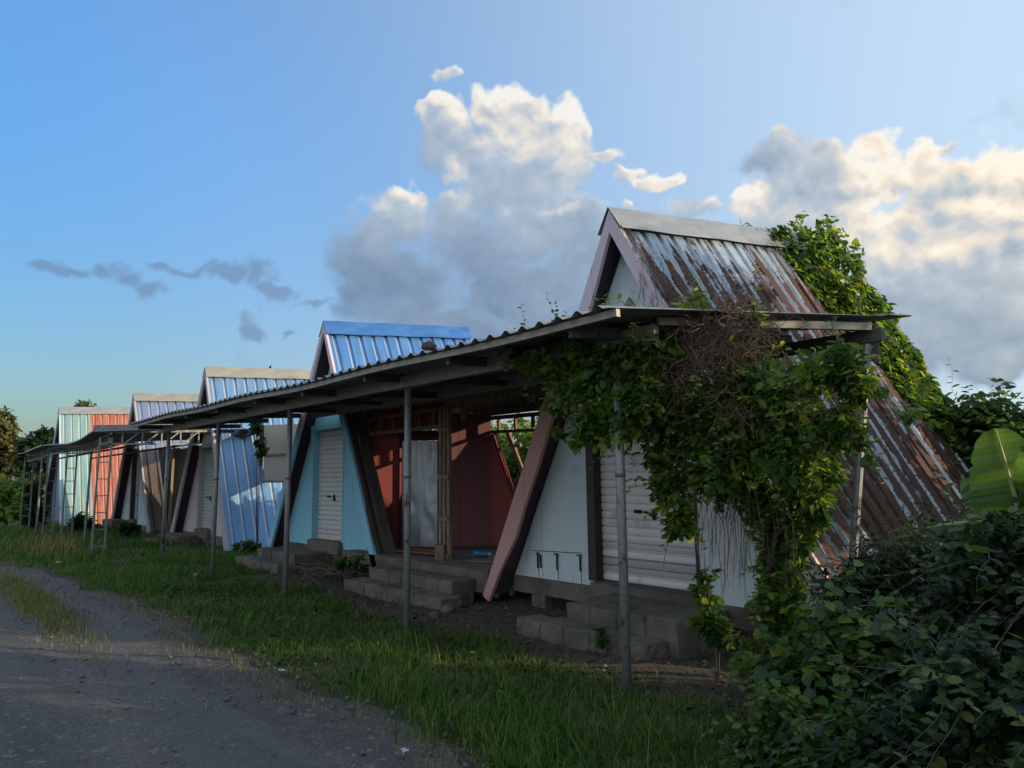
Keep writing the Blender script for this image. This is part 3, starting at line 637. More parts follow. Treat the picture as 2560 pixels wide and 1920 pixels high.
# right slope of the teal house seen under the canopy is brown stained: a lower course of sheets
# hooks, timber in the gable and wall marks of the nearest house
for i, px in enumerate((1347, 1395, 1453)):
    p = U(px, 1385+i*3, Y=YW); mb = MB(); mb.bar(p+Vector((0, -.02, 0)), p+Vector((0, -.02, -.17)), .014, .018, (0, 1, 0)); mb.bar(p+Vector((-.05 if i else -.02, -.018, .012)), p+Vector((.02, -.018, .012)), .016, .016)
    if i == 0: mb.bar(p+Vector((.045, -.02, 0)), p+Vector((.055, -.02, -.16)), .016, .014, (0, 1, 0))
    mb.build('wall_hook', 'iron', h1)
    mb = MB(); w_ = .012; mb.prism([p+Vector((-w_, -.004, -.17)), p+Vector((w_*.5, -.004, -.17)), p+Vector((w_*.2, -.004, -.33-.05*i)), p+Vector((-w_*.4, -.004, -.30))], (0, .002, 0)); mb.build('rust_run', 'stain', h1)
mb = MB(); a = U(1332, 1376, Y=YW-.008); b_ = U(1455, 1383, Y=YW-.008); mb.bar(a, b_, .007, .007); mb.build('hook_rail', 'iron', h1)
p = U(1572, 768, Y=YW-.03); mb = MB(); mb.prism([p+Vector((-.11, 0, -.25)), p+Vector((.11, 0, -.25)), p+Vector((.08, 0, .0)), p+Vector((0, 0, .12)), p+Vector((-.08, 0, .0))], (0, .025, 0)); mb.build('gable_ornament', 'wood_light', h1)

# ------------------------------------------------------------------ steps
def steps(label, x0, x1, treads, grp='concrete steps in front of the houses'):
    t = thing('concrete_steps', label, 'steps', ((x0+x1)/2, treads[0][0], 0), grp)
    for y0, y1, z0, z1, xa, xb in treads:
        mb = MB(); n = max(2, int((xb-xa)/.30)); w = (xb-xa)/n
        for i in range(n):
            j = lambda: random.uniform(-.012, .012)
            mb.box((xa+i*w+.001, y0+j()*.5, z0), (xa+(i+1)*w-.001, y1, z1+j()*.25))
        o = mb.build('tread', 'concrete', t)
        bm = bmesh.new(); bm.from_mesh(o.data); bmesh.ops.bevel(bm, geom=bm.edges[:], offset=.012, segments=1, affect='EDGES')
        bmesh.ops.subdivide_edges(bm, edges=[e for e in bm.edges if e.calc_length() > .09], cuts=3, use_grid_fill=True)
        for vv in bm.verts:
            q = vv.co+t.location; vv.co += mnoise.noise_vector(q*4)*.014+mnoise.noise_vector(q*13)*.016+mnoise.noise_vector(q*31)*.008
        bm.to_mesh(o.data); bm.free()
    return t
steps('two worn concrete steps under the wide white shutter of the nearest house', -5.5, -4.1, [(5.42, 6.24, -.15, .33, -5.45, -4.06), (5.1, 5.415, -.15, .165, -5.85, -4.15)])
steps('long broken concrete steps before the red stall', -9.8, -7.3, [(5.6, 5.98, -.15, .29, -9.8, -7.7), (5.27, 5.595, -.15, .14, -9.95, -7.45)])
steps('concrete steps below the teal house shutter', -12.6, -11, [(5.55, 6.24, -.1, .29, -14.0, -12.3), (5.2, 5.545, -.1, .15, -14.2, -12.2)])
steps('low concrete slab step outside the pinkish house', -21, -19.8, [(5.7, 6.24, -.1, .2, -21.2, -19.5), (5.3, 5.695, -.1, .09, -21.0, -19.3)])
steps('pile of concrete block steps at the pale far house', -28, -27, [(5.8, 6.24, -.1, .3, -28.4, -27.0), (5.4, 5.795, -.1, .12, -28.0, -26.6)])

# ------------------------------------------------------------------ red stall in the gap
def red_stall():
    s = thing('market_stall', 'derelict red stall with crumpled tin doors between the two nearest houses', 'stall', (-9.3, 6.5, .3))
    mb = MB(); mb.box((-11.35, 6.0, .12), (-7.45, 8.6, .40)); mb.build('floor', 'concrete', s)
    pts = [Vector((-11.5, 6.40, 0)), Vector((-11.13, 7.0, 0)), Vector((-10.58, 7.47, 0)), Vector((-10.45, 7.6, 0)), Vector((-10.05, 8.2, 0)), Vector((-9.25, 8.2, 0))]
    z0, z1 = .405, 2.45
    def panel(a, b, za, zb, name, mat, th=.05, push=0.0):
        d = (b-a).normalized(); n = Vector((-d.y, d.x, 0)); a = a-n*push; b = b-n*push
        m = MB(); m.prism([a+Vector((0, 0, za)), b+Vector((0, 0, za)), b+Vector((0, 0, zb)), a+Vector((0, 0, zb))], n*th); return m.build(name, mat, s)
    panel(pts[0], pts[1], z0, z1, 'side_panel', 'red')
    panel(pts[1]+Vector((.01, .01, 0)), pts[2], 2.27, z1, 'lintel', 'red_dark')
    d = pts[2]-pts[1]
    for k in range(2):
        a = pts[1]+d*(.01+.49*k); b = pts[1]+d*(.502+.488*k); nrm = Vector((-d.y, d.x, 0)).normalized()
        m = MB(); nx, nz = 12, 40; vs = []; uv = []
        for i in range(nx+1):
            for j in range(nz+1):
                u, v = i/nx, j/nz; edge = min(1, 4*min(u, 1-u))
                bump = edge*(.016*mnoise.noise(Vector((u*1.6+k*7, v*4.5, .3)))+.010*mnoise.noise(Vector((u*4+k*3, v*11, 1.7))))
                q = lerp(a, b, u)+Vector((0, 0, lerp(z0, 2.26, v)))-nrm*(.012+bump); vs.append(q); uv.append((u*.4, v*1.8))
        m.add(vs, [(i*(nz+1)+j, (i+1)*(nz+1)+j, (i+1)*(nz+1)+j+1, i*(nz+1)+j+1) for i in range(nx) for j in range(nz)], uv); m.smooth = True
        m.build('tin_door', 'silver', s)
    for q in (pts[1], pts[2]):
        m = MB(); m.box((q.x-.035, q.y-.05, z0), (q.x+.025, q.y+.02, z1)); m.build('door_post', 'red_dark', s)
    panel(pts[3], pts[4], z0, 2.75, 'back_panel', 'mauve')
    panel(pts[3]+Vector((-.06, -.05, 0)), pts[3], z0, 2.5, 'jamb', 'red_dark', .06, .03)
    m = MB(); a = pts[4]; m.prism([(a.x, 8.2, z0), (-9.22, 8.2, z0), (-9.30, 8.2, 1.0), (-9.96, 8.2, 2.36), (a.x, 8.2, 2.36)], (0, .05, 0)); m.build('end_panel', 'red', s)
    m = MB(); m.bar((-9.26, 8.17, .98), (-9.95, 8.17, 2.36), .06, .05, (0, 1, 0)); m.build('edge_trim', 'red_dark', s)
    m = MB()
    m.bar((-9.78, 8.35, 2.42), (-9.0, 8.35, 1.0), .09, .04, (0, 1, 0)); m.bar((-9.72, 8.34, 2.15), (-9.40, 8.34, 2.15), .05, .05); m.bar((-9.25, 8.34, 1.42), (-8.95, 8.34, 1.42), .05, .05)
    m.build('window_brace', 'wood_light', s)
    m = MB(); m.bar((-10.05, 8.22, 2.41), (-8.1, 8.22, 2.36), .06, .05)
    for x in (-9.85, -9.4, -8.95, -8.5): m.bar((x, 8.22, 2.43), (x, 8.22, 2.62), .05, .05, (0, 1, 0))
    m.bar((-10.05, 8.22, 2.66), (-8.1, 8.22, 2.64), .06, .07); m.build('window_frame', 'wood', s); m = MB(); m.box((-10.6, 8.19, 2.70), (-7.2, 8.215, 3.02)); m.build('fascia', 'wood', s)
    # lattice post
    pb = U(1113, 1415, Y=6.4); pt = U(1113, 1015, Y=6.4); m = MB()
    for dx in (-.105, 0, .105): m.bar((pb.x+dx, 6.4, pb.z), (pb.x+dx, 6.4, pt.z), .055, .05, (0, 1, 0))
    for z in (.45, 1.0, 1.62, 2.33): m.bar((pb.x-.13, 6.37, z), (pb.x+.13, 6.37, z), .035, .055)
    m.build('lattice_post', 'wood_light', s)
    m = MB(); m.box((pb.x-.14, 6.31, pb.z-.02), (pb.x+.08, 6.36, .62)); m.build('post_foot', 'wood', s)
    # ladder-like header toward the teal house and timber towards the nearest house
    m = MB(); ya = 6.45
    a = Vector((-11.9, ya, 2.38)); b = Vector((-9.1, ya, 2.40)); m.bar(a, b, .05, .06); m.bar(a+Vector((0, 0, .26)), b+Vector((0, 0, .27)), .05, .06)
    for i in range(7):
        q = lerp(a, b, (i+.5)/7); m.bar(q+Vector((0, 0, .03)), q+Vector((0, 0, .24)), .045, .045, (0, 1, 0))
    m.build('header', 'wood', s); m = MB(); m.box((-11.6, 6.52, 2.39), (-9.15, 6.55, 2.80)); m.build('header_board', 'red_dark', s)
    m = MB(); m.bar((-9.0, 6.45, 2.69), (-7.2, 6.45, 2.74), .05, .08); m.bar((-9.0, 7.3, 2.7), (-7.3, 7.3, 2.72), .05, .07)
    for x in (-8.6, -7.9): m.bar((x, 6.45, 2.6), (x, 8.3, 2.72), .05, .06)
    m.bar((-8.55, 6.45, 2.66), (-8.55, 6.45, 2.45), .05, .05, (0, 1, 0)); m.build('ceiling_beam', 'wood', s)
    m = MB(); prof = trap_prof(5.95, .2, .07, .025); m.sheet(lambda u, v: Vector((-12.0+5.95*u, 5.62+3.4*v, 2.83+.1*v)), prof, 4); m.build('roof_sheet', 'canopy', s)
    return s
red_stall()
def far_stall():
    s = thing('market_stall', 'dim stall with red and olive boards between the two farther middle houses', 'stall', (-23, 7, 0))
    m = MB(); m.prism([U(370, 1138, Y=7.6), U(414, 1136, Y=7.6), U(416, 1312, Y=7.6), U(370, 1305, Y=7.6)], (0, .05, 0)); m.build('red_panel', 'red', s)
    m = MB(); m.prism([U(414, 1130, Y=7.62), U(470, 1120, Y=7.62), U(470, 1325, Y=7.62), U(416, 1315, Y=7.62)], (0, .05, 0)); m.build('olive_panel', 'darkgreen', s)
    m = MB(); m.sheet(lambda u, v: Vector((-23.8+6*u, 6.02+2.4*v, 2.82+.1*v)), trap_prof(6, .25, .07, .025), 3); m.build('roof_sheet', 'canopy', s)
    q = U(424, 1300, Y=6.6); m = MB(); m.bar((q.x, 6.6, .1), (q.x+.1, 6.6, 2.7), .07, .07, (0, 1, 0)); m.build('post', 'wood_light', s)
    q = U(385, 1310, Y=6.3); m = MB(); m.box((q.x-.35, 6.2, -.15), (q.x+.35, 6.6, q.z)); m.build('block', 'concrete', s, .01)
far_stall()
def beige_board():
    s = thing('notice_board', 'blank beige board in a timber frame beside the teal house', 'board', (-17, 7.1, 0))
    a, b, c, d = U(660, 1063, Y=7.1), U(745, 1060, Y=7.1), U(745, 1204, Y=7.1), U(660, 1204, Y=7.1)
    m = MB(); m.prism([d, c, b, a], (0, .03, 0)); m.build('board', 'beige', s)
    m = MB(); m.bar((a.x-.06, 7.07, a.z+.05), (d.x-.09, 7.07, -.1), .09, .08, (0, 1, 0)); m.build('post', 'frame', s)
    m = MB(); z = U(690, 1137, Y=7.1).z; m.bar((a.x, 7.08, z), (b.x, 7.08, z), .03, .04); m.bar((d.x, 7.08, d.z), (c.x, 7.08, c.z), .03, .05); m.build('rail', 'wood', s)
beige_board()

# ------------------------------------------------------------------ canopies
def canopy_near():
    c = thing('canopy', 'long corrugated tin canopy on thin steel poles along the near houses', 'canopy', (-9, 4.3, 0))
    xl, xr = -16.3, -3.26
    eav = lambda x: 2.775+.012*math.sin(x*1.7)-.008*math.sin(x*.6)
    def P(u, v):
        x = xl+(xr-xl)*u; yb = 5.93; z = eav(x)
        k = max(0, (u-.86)/.14)
        return Vector((x+.93*v*k**1.2, 3.72+(yb+.2*k-3.72)*v, z+.10*v))
    L = xr-xl; prof = []; x = 0; pitch = .2; i = 0
    while x < L-.1:
        for dx, hh in ((0, 0), (.08, .003), (.105, .022), (.125, .036), (.145, .036), (.165, .022), (.19, .003)):
            prof.append(((x+dx)/L, hh, x+dx))
        x += pitch
    prof.append((1, 0, L)); m = MB(); m.sheet(P, prof, 6, True); m.sheet(lambda u, v: P(u, v)-Vector((0, 0, .004)), prof, 6, True); m.build('roof_sheet', 'canopy', c)
    q0, q1 = P(1, 0), P(1, 1)
    m = MB(); m.prism([q1+Vector((-.5, 0, -.0)), q1+Vector((.02, -.08, 0)), q1+Vector((.12, .10, -.01)), q1+Vector((-.05, .12, 0))], (0, 0, .012)); m.build('loose_sheet', 'canopy', c)
    m = MB(); n = 24
    for i in range(n):
        a = P(i/n, .03); b = P((i+1)/n, .03); m.bar(a+Vector((0, 0, -.035)), b+Vector((0, 0, -.035)), .04, .055)
    m.build('eave_purlin', 'beam', c)
    m = MB(); m.bar((xl-.1, 4.30, 2.655), (-3.3, 4.30, 2.69), .06, .125); m.build('front_beam', 'beam', c)
    m = MB(); m.bar((-12.3, 5.87, 2.775), (-4.4, 5.87, 2.79), .05, .12); m.build('rear_beam', 'beam', c)
    m = MB(); m.bar((-3.9, 5.99, 2.70), (-2.36, 6.02, 2.735), .06, .11); m.bar((-2.42, 6.02, 2.80), (-2.42, 6.02, 2.5), .04, .04, (0, 1, 0)); m.build('corner_beam', 'beam_dark', c)
    m = MB(); m.bar((-3.28, 4.3, 2.77), (-2.44, 5.97, 2.80), .05, .06); m.build('end_beam', 'beam', c)
    for i in range(9):
        u = .02+i*.1175; a, b = P(u, .05), P(u, .99); m = MB(); m.bar(a+Vector((0, 0, -.075)), b+Vector((0, 0, -.075)), .05, .09); m.build('rafter', 'beam_dark', c)
    for v in (.45, .75):
        m = MB(); m.bar(P(0, v)+Vector((0, 0, -.03)), P(.95, v)+Vector((0, 0, -.03)), .04, .045); m.build('purlin', 'beam_dark', c)
    for i, (bx, tx) in enumerate((((1568, 1735), None), ((1017, 1565), None), ((712, 1500), None), ((530, 1450), None), ((404, 1405), None))):
        p = U(*bx, Y=4.28); g = float(gh(p.x, 4.28)); m = MB(); ln = (.0, .0, .02, .04, .10)[i]
        m.tube([(p.x, 4.28, g-.1), (p.x+ln*.5, 4.28, 1.3), (p.x+ln, 4.28, 2.60)], .037, 10)
        m.tube([(p.x+ln*.62, 4.28, 1.62), (p.x+ln*.62, 4.28, 1.68)], .042, 10); m.smooth = True
        m.build('pole', 'pole', c)
    a = U(2168, 862, Y=6.0); b = U(2118, 1620, Y=5.7); m = MB(); m.tube([a, (a+b)/2, b], .035, 8); m.build('pole', 'pole', c)
    return P
PC = canopy_near()
def canopy_far():
    c = thing('canopy', 'lower sagging tin canopy on ladder shaped steel posts at the far end', 'canopy', (-24, 3.8, 0))
    prof0 = []
    xl, xr = -30.5, -18.15
    top = lambda x: 2.60+.05*math.sin((x+19)*.75)+.04*math.exp(-((x+18.3)/1.0)**2)*2
    def P(u, v):
        x = xl+(xr-xl)*u; return Vector((x, 3.45+2.4*v, top(x)+.16*v))
    L = xr-xl; prof = []; x = 0
    while x < L-.1:
        for dx, hh in ((0, 0), (.09, 0), (.115, .02), (.135, .036), (.155, .036), (.18, .018)): prof.append(((x+dx)/L, hh, x+dx))
        x += .22
    prof.append((1, 0, L)); m = MB(); m.sheet(P, prof, 4, True); m.build('roof_sheet', 'canopy', c)
    # wavy front truss
    m = MB(); n = 40
    for i in range(n):
        a = P(i/n, .14); b = P((i+1)/n, .14)
        m.bar(a-Vector((0, 0, .06)), b-Vector((0, 0, .06)), .04, .04); m.bar(a-Vector((0, 0, .24)), b-Vector((0, 0, .24)), .04, .04)
        m.bar(a-Vector((0, 0, .06)), a-Vector((0, 0, .24)), .025, .025, (0, 1, 0))
        if i % 3 == 0: m.bar(a-Vector((0, 0, .06)), b-Vector((0, 0, .24)), .02, .02)
    m.build('front_truss', 'truss', c)
    # end truss running back to the houses
    m = MB(); z0, z1 = 2.45, 2.72
    m.bar((-18.3, 3.6, z0), (-18.3, 6.25, z0+.02), .04, .04); m.bar((-18.3, 3.5, z1), (-18.3, 6.25, z1+.10), .05, .07)
    for i in range(6):
        y = 4.05+i*.42; m.bar((-18.3, y, z0), (-18.3, y, z1+.06), .03, .03, (0, 1, 0)); m.bar((-18.3, y+.03, z0), (-18.3, y+.40, z1+.05), .028, .028)
    m.build('end_truss', 'truss', c)
    m = MB(); m.bar((-18.28, 3.45, 2.80), (-18.2, 6.1, 2.92), .03, .12); m.build('end_purlin', 'truss', c)
    m = MB()
    for y in (4.7, 5.7): m.bar((-30.4, y, 2.42), (-18.3, y, 2.5), .04, .05)
    m.build('purlin', 'beam_dark', c)
    for (x, y, w, lean) in ((-18.47, 3.72, .26, .16), (-23.9, 4.0, .26, .12), (-25.64, 3.8, .26, .10), (-29.4, 3.68, .26, .10)):
        m = MB(); g = float(gh(x, y)); zt = float(top(x))-.1
        for d in (-w/2, w/2): m.bar((x, y+d, g-.1), (x+lean, y+d*.9, zt), .038, .038, (0, 1, 0))
        k = 7
        for i in range(k):
            t = (i+.5)/k; z = lerp(g, zt, t); m.bar((x+lean*t, y-w/2, z), (x+lean*t, y+w/2, z+.0), .022, .022)
        m.build('ladder_post', 'truss', c)
    for (x, y) in ((-22.34, 4.16), (-26.89, 3.68)):
        m = MB(); m.tube([(x, y, -.2), (x+.25, y, 2.5)], .03, 8); m.build('pole', 'pole', c)
canopy_far()

# ------------------------------------------------------------------ small things
def rock(name, label, cat, p, s, mat='stone', group=None, sq=(1, 1, .75)):
    mb = MB(); n, m_ = 9, 7; vs = []
    for j in range(m_+1):
        for i in range(n):
            t, f = 2*math.pi*i/n, math.pi*j/m_; r = s*(1+random.uniform(-.16, .16))
            vs.append((p[0]+r*sq[0]*math.cos(t)*math.sin(f), p[1]+r*sq[1]*math.sin(t)*math.sin(f), p[2]+r*sq[2]*math.cos(f)))
    mb.add(vs, [(j*n+i, j*n+(i+1) % n, (j+1)*n+(i+1) % n, (j+1)*n+i) for j in range(m_) for i in range(n)])
    o = mb.build(name, mat); return tag(o, label, cat, group)
p = U(1073, 872, Y=3.95); rock('stone', 'dark round stone weighing down the edge of the canopy roof', 'stone', (p.x, p.y, 2.90), .08, 'frame')
def bird():
    p = U(674, 925, Y=8.0); b = thing('bird', 'tiny dark bird perched on the ridge of the pale blue roof', 'bird', (p.x, p.y, p.z-.06))
    m = MB(); m.smooth = True; m.tube([p+Vector((-.11, 0, -.03)), p+Vector((-.05, 0, 0)), p+Vector((.0, 0, .03)), p+Vector((.05, 0, .085)), p+Vector((.075, 0, .10)), p+Vector((.11, 0, .098))], [.012, .025, .035, .026, .022, .004], 8)
    m.tube([p+Vector((-.0, -.012, .0)), p+Vector((0, -.012, -.07))], .004, 4); m.tube([p+Vector((-.0, .012, .0)), p+Vector((0, .012, -.07))], .004, 4)
    m.build('body', 'iron', b)
    m = MB()
    for s in (-1, 1): m.add([p+Vector((.03, s*.033, .045)), p+Vector((-.03, s*.04, .03)), p+Vector((-.13, s*.015, -.035)), p+Vector((-.03, s*.03, .0))], [(0, 1, 2, 3)])
    m.build('wings', 'stone', b)
bird()
def plank(label, a, b, w, h, mat): 
    m = MB(); m.bar(a, b, w, h); return tag(m.build('plank', mat, None, .004), label, 'plank', 'loose planks in the red stall')
plank('red painted plank lying across the red stall floor', (-11.05, 6.35, .43), (-9.35, 6.62, .44), .16, .03, 'wood_red')
plank('short bare plank lying in front of the tin doors', (-10.9, 6.7, .43), (-9.6, 6.95, .425), .10, .03, 'wood')
plank('grey plank lying on the right side of the stall floor', (-8.5, 6.5, .42), (-7.5, 6.8, .425), .2, .03, 'wood')
m = MB(); m.bar(U(2196, 1690, Y=4.75), U(2262, 1785, Y=4.55), .26, .04, (0, -1, .3)); tag(m.build('plank', 'beam_dark', None, .004), 'weathered grey board fallen among the dark bushes on the right', 'plank', 'loose planks')
def bottle():
    b = thing('plastic_bottle', 'crushed blue plastic bottle lying on the stall floor', 'bottle', (-8.85, 7.05, .45))
    m = MB(); m.smooth = True; p = Vector((-8.98, 6.95, .45)); d = Vector((.30, .10, 0))
    m.tube([p, p+d*.05, p+d*.3, p+d*.5, p+d*.72, p+d*.85, p+d*.9], [.02, .05, .052, .042, .05, .02, .018], 12); m.build('body', 'bottle', b)
    m = MB(); m.tube([p+d*.905, p+d], .021, 10); m.build('cap', 'paper', b)
bottle()
for i, (px, py, lab) in enumerate(((485, 1438, 'white scrap of paper on the grass beside the fourth pole'), (147, 1405, 'pale crumpled wrapper at the grass edge on the far left'), (700, 1548, 'tiny white wrapper in the mid grass'), (1010, 1870, 'white scrap on the gravel by the grass edge at the front'), (705, 1672, 'pale paper scrap on the road shoulder'))):
    p = U(px, py, Z=.05); m = MB(); s = .06 if i < 2 else .028; n = 5
    vs = [(p.x+(a/n-.5)*s*2, p.y+(b/n-.5)*s*1.4, .035+float(gh(p.x, p.y))+random.uniform(0, s*.5)) for a in range(n+1) for b in range(n+1)]
    m.add(vs, [(a*(n+1)+b, (a+1)*(n+1)+b, (a+1)*(n+1)+b+1, a*(n+1)+b+1) for a in range(n) for b in range(n)]); tag(m.build('paper_scrap', 'paper'), lab, 'litter', 'scraps of litter')
# rubble in front of the steps
rub = ((1120, 1535, .08, 'squarish rubble lump just below the broken stall steps'), (1165, 1500, .10, 'broken concrete lump at the foot of the pink leaning board'), (1200, 1490, .07, 'small rubble lump touching the pink leaning board'), (1430, 1610, .05, 'small stone in the dirt before the lower concrete step'), (1690, 1640, .06, 'stone in the dirt under the vine by the nearest steps'), (665, 1405, .07, 'pale rubble stone at the left foot of the teal house'), (1085, 1545, .06, 'flat rubble stone in the grass by the second pole'))
for px, py, s, lab in rub:
    p = U(px, py, Z=-.02); rock('rubble', lab, 'rubble', (p.x, p.y, float(gh(p.x, p.y))+s*.4), s, 'concrete', 'rubble near the steps', (1.2, .9, .7))
def brush_pile():
    m = MB()
    for i in range(90):
        p = U(820+random.gauss(0, 45), 1432+random.gauss(0, 9), Z=.05); d = Vector((random.gauss(0, 1), random.gauss(0, .5), random.gauss(0, .12))).normalized()*random.uniform(.2, .5)
        q = Vector((p.x, p.y, .06+random.random()*.08)); m.tube([q-d, q+Vector((0, 0, .03)), q+d], [.006, .008, .003], 4)
    tag(m.build('brush_pile', 'dry'), 'heap of dry sticks below the teal house steps', 'sticks')
brush_pile()
def tarp():
    m = MB(); n = 14; vs = []
    a, b = U(575, 1078, Y=6.3), U(650, 1070, Y=6.3)
    for i in range(n+1):
        for j in range(5):
            u, v = i/n, j/4; q = lerp(a, b, u); vs.append((q.x, q.y+.06*math.sin(u*12+v*3), q.z-.26*v*(1-.6*abs(2*u-1))+.03*math.sin(u*9)))
    m.add(vs, [(i*5+j, (i+1)*5+j, (i+1)*5+j+1, i*5+j+1) for i in range(n) for j in range(4)]); tag(m.build('tarpaulin', 'tarp'), 'torn black tarpaulin hanging under the canopy beside the blue slope', 'tarpaulin')
tarp()

# ------------------------------------------------------------------ vegetation
# shrub climbing over the canopy end
def climber():
    t = thing('climbing_shrub', 'big leafy climbing shrub smothering the near end of the canopy', 'shrub', (-3.0, 5.1, 0))
    left = [(1330,885,45),(1395,905,70),(1470,865,75),(1415,985,55),(1500,960,85),(1570,905,80),(1480,1050,55),(1570,1040,70),(1550,820,45),(1500,1085,35),(1620,980,75),(1290,855,22),(1310,905,25),(1390,1085,18),(1345,1050,14),(1440,1105,20),(1640,880,65),(1400,810,22)]
    mid = [(1745,770,40),(1650,960,85),(1700,1040,90),(1750,1140,90),(1660,1120,65),(1670,1200,55),(1690,1250,50),(1700,1310,40),(1800,1190,70),(1850,1100,100),(1950,1030,95),(2050,930,65),(2110,895,45),(2150,960,50),(2080,1060,65),(2000,1130,100),(1900,960,80),(1880,800,30),(2130,1080,36),(1830,1010,100),(2200,1010,26),(2270,1035,22),(2320,1045,22),(2170,1120,28)]
    colm = [(1880,1220,75),(1930,1300,75),(1945,1400,75),(1950,1500,75),(1960,1600,85),(1930,1680,80),(2030,1660,80),(2020,1230,75),(1990,1340,65),(2060,1180,50),(2040,1300,36),(1880,1640,50)]
    S_ = lambda q, f: (q[0], q[1], q[2]*f)
    bl = [px_blob(*S_(q, .85), 4.35) for q in left]+[px_blob(*S_(q, .85), 4.75) for q in mid]+[px_blob(*S_(q, .8), 5.0) for q in colm]
    sc, cc = leaf_cloud('foliage', bl, 25000, .066, 'leaf_vine', t, T_LEAF, .48, 16)
    twigs('twigs', sc, cc, 'dry', t, .005, 450); shoots(t, bl, 210, .42, .07, 'leaf_vine', T_LEAF, .45)
    shoots(t, [px_blob(1555, 815, 30, 4.4), px_blob(1745, 790, 30, 4.6), px_blob(1400, 840, 25, 4.3), px_blob(1300, 870, 20, 4.3)], 16, .38, .075, 'leaf_vine', T_LEAF, -.25)
    m = MB(); base = U(1950, 1745, Z=0)
    for px, py, Y in ((1700, 1060, 4.6), (1550, 930, 4.35), (1850, 950, 4.8), (2060, 930, 4.8), (1760, 1240, 4.8)):
        a = base+Vector((random.gauss(0, .08), random.gauss(0, .08), -.05)); e = U(px, py, Y=Y); k = U(1930+random.gauss(0, 25), 1260, Y=5.0)
        m.tube([a, lerp(a, k, .5)+Vector((random.gauss(0, .06), random.gauss(0, .05), 0)), k, lerp(k, e, .5)+Vector((0, 0, .12)), e], [.035, .03, .026, .018, .008], 6)
    m.build('trunk', 'bark', t)
climber()
def strands(name, label, cat, starts, length, n, r=.0035, curl=.6, grav=.25, mat='dry', parent=None, seg=7):
    m = MB()
    for k in range(n):
        p = Vector(starts(k)); d = Vector(RNG.normal(size=3)).normalized(); pts = [p]; L = length*random.uniform(.5, 1.3)
        for i in range(seg):
            d = (d+Vector(RNG.normal(size=3))*curl+Vector((0, 0, -grav))).normalized(); pts.append(pts[-1]+d*L/seg)
        m.tube(pts, [r]*seg+[r*.5], 3)
    o = m.build(name, mat, parent)
    if parent is None: tag(o, label, cat)
    return o
brown = [px_blob(*q) for q in ((1690,850,50,4.5),(1760,820,50,4.6),(1830,850,60,4.65),(1880,830,40,4.7),(1760,900,70,4.6),(1860,930,70,4.7),(1700,930,50,4.5),(1930,1000,60,4.75),(1840,1000,60,4.65),(1830,780,25,4.7))]
def in_brown(k):
    c, r, _ = brown[int(RNG.choice(len(brown)))]; d = norm(RNG.normal(size=(1, 3)))[0]; return Vector(c)+Vector(d)*r*(.35+.6*random.random())
strands('dry_vine', 'brown tangle of dead vine stems draped over the canopy end', 'dead vine', in_brown, .38, 1250, .0022, .5, .2)
hang = lambda k: U(random.choice((1805, 1830, 1850, 1870, 1880, 1790))+random.gauss(0, 18), 1180+random.gauss(0, 50), Y=4.9)
strands('hanging_roots', 'thin dangling stems hanging in front of the white wall', 'dead vine', hang, .8, 90, .0028, .16, .75)
def front_creeper():
    t = thing('creeper', 'dry creeper twigs along the front edge of the rusty roof', 'creeper', (-4.8, 6, 3.6))
    m = MB()
    for k in range(120):
        v = random.uniform(.03, .42); u = abs(random.gauss(0, .012+.07*v)); p = PR1(u, v)+Vector((.03, -.01, .02)); pts = [p]
        for i in range(5):
            v += random.uniform(.005, .022); u = max(-.01, u+random.gauss(0, .010)); pts.append(PR1(u, v)+Vector((.035, -.02, .02+random.random()*.03)))
        m.tube(pts, .0028, 3)
    m.build('stems', 'dry', t)
    m = MB()
    for k in range(22):
        p = U(1590+random.uniform(0, 70), random.uniform(640, 745), Y=5.97); pts = [p]
        for i in range(4): pts.append(pts[-1]+Vector((random.gauss(.01, .03), random.gauss(0, .006), random.gauss(-.06, .02))))
        m.tube(pts, .003, 3)
    m.build('stray_stems', 'dry', t)
front_creeper()
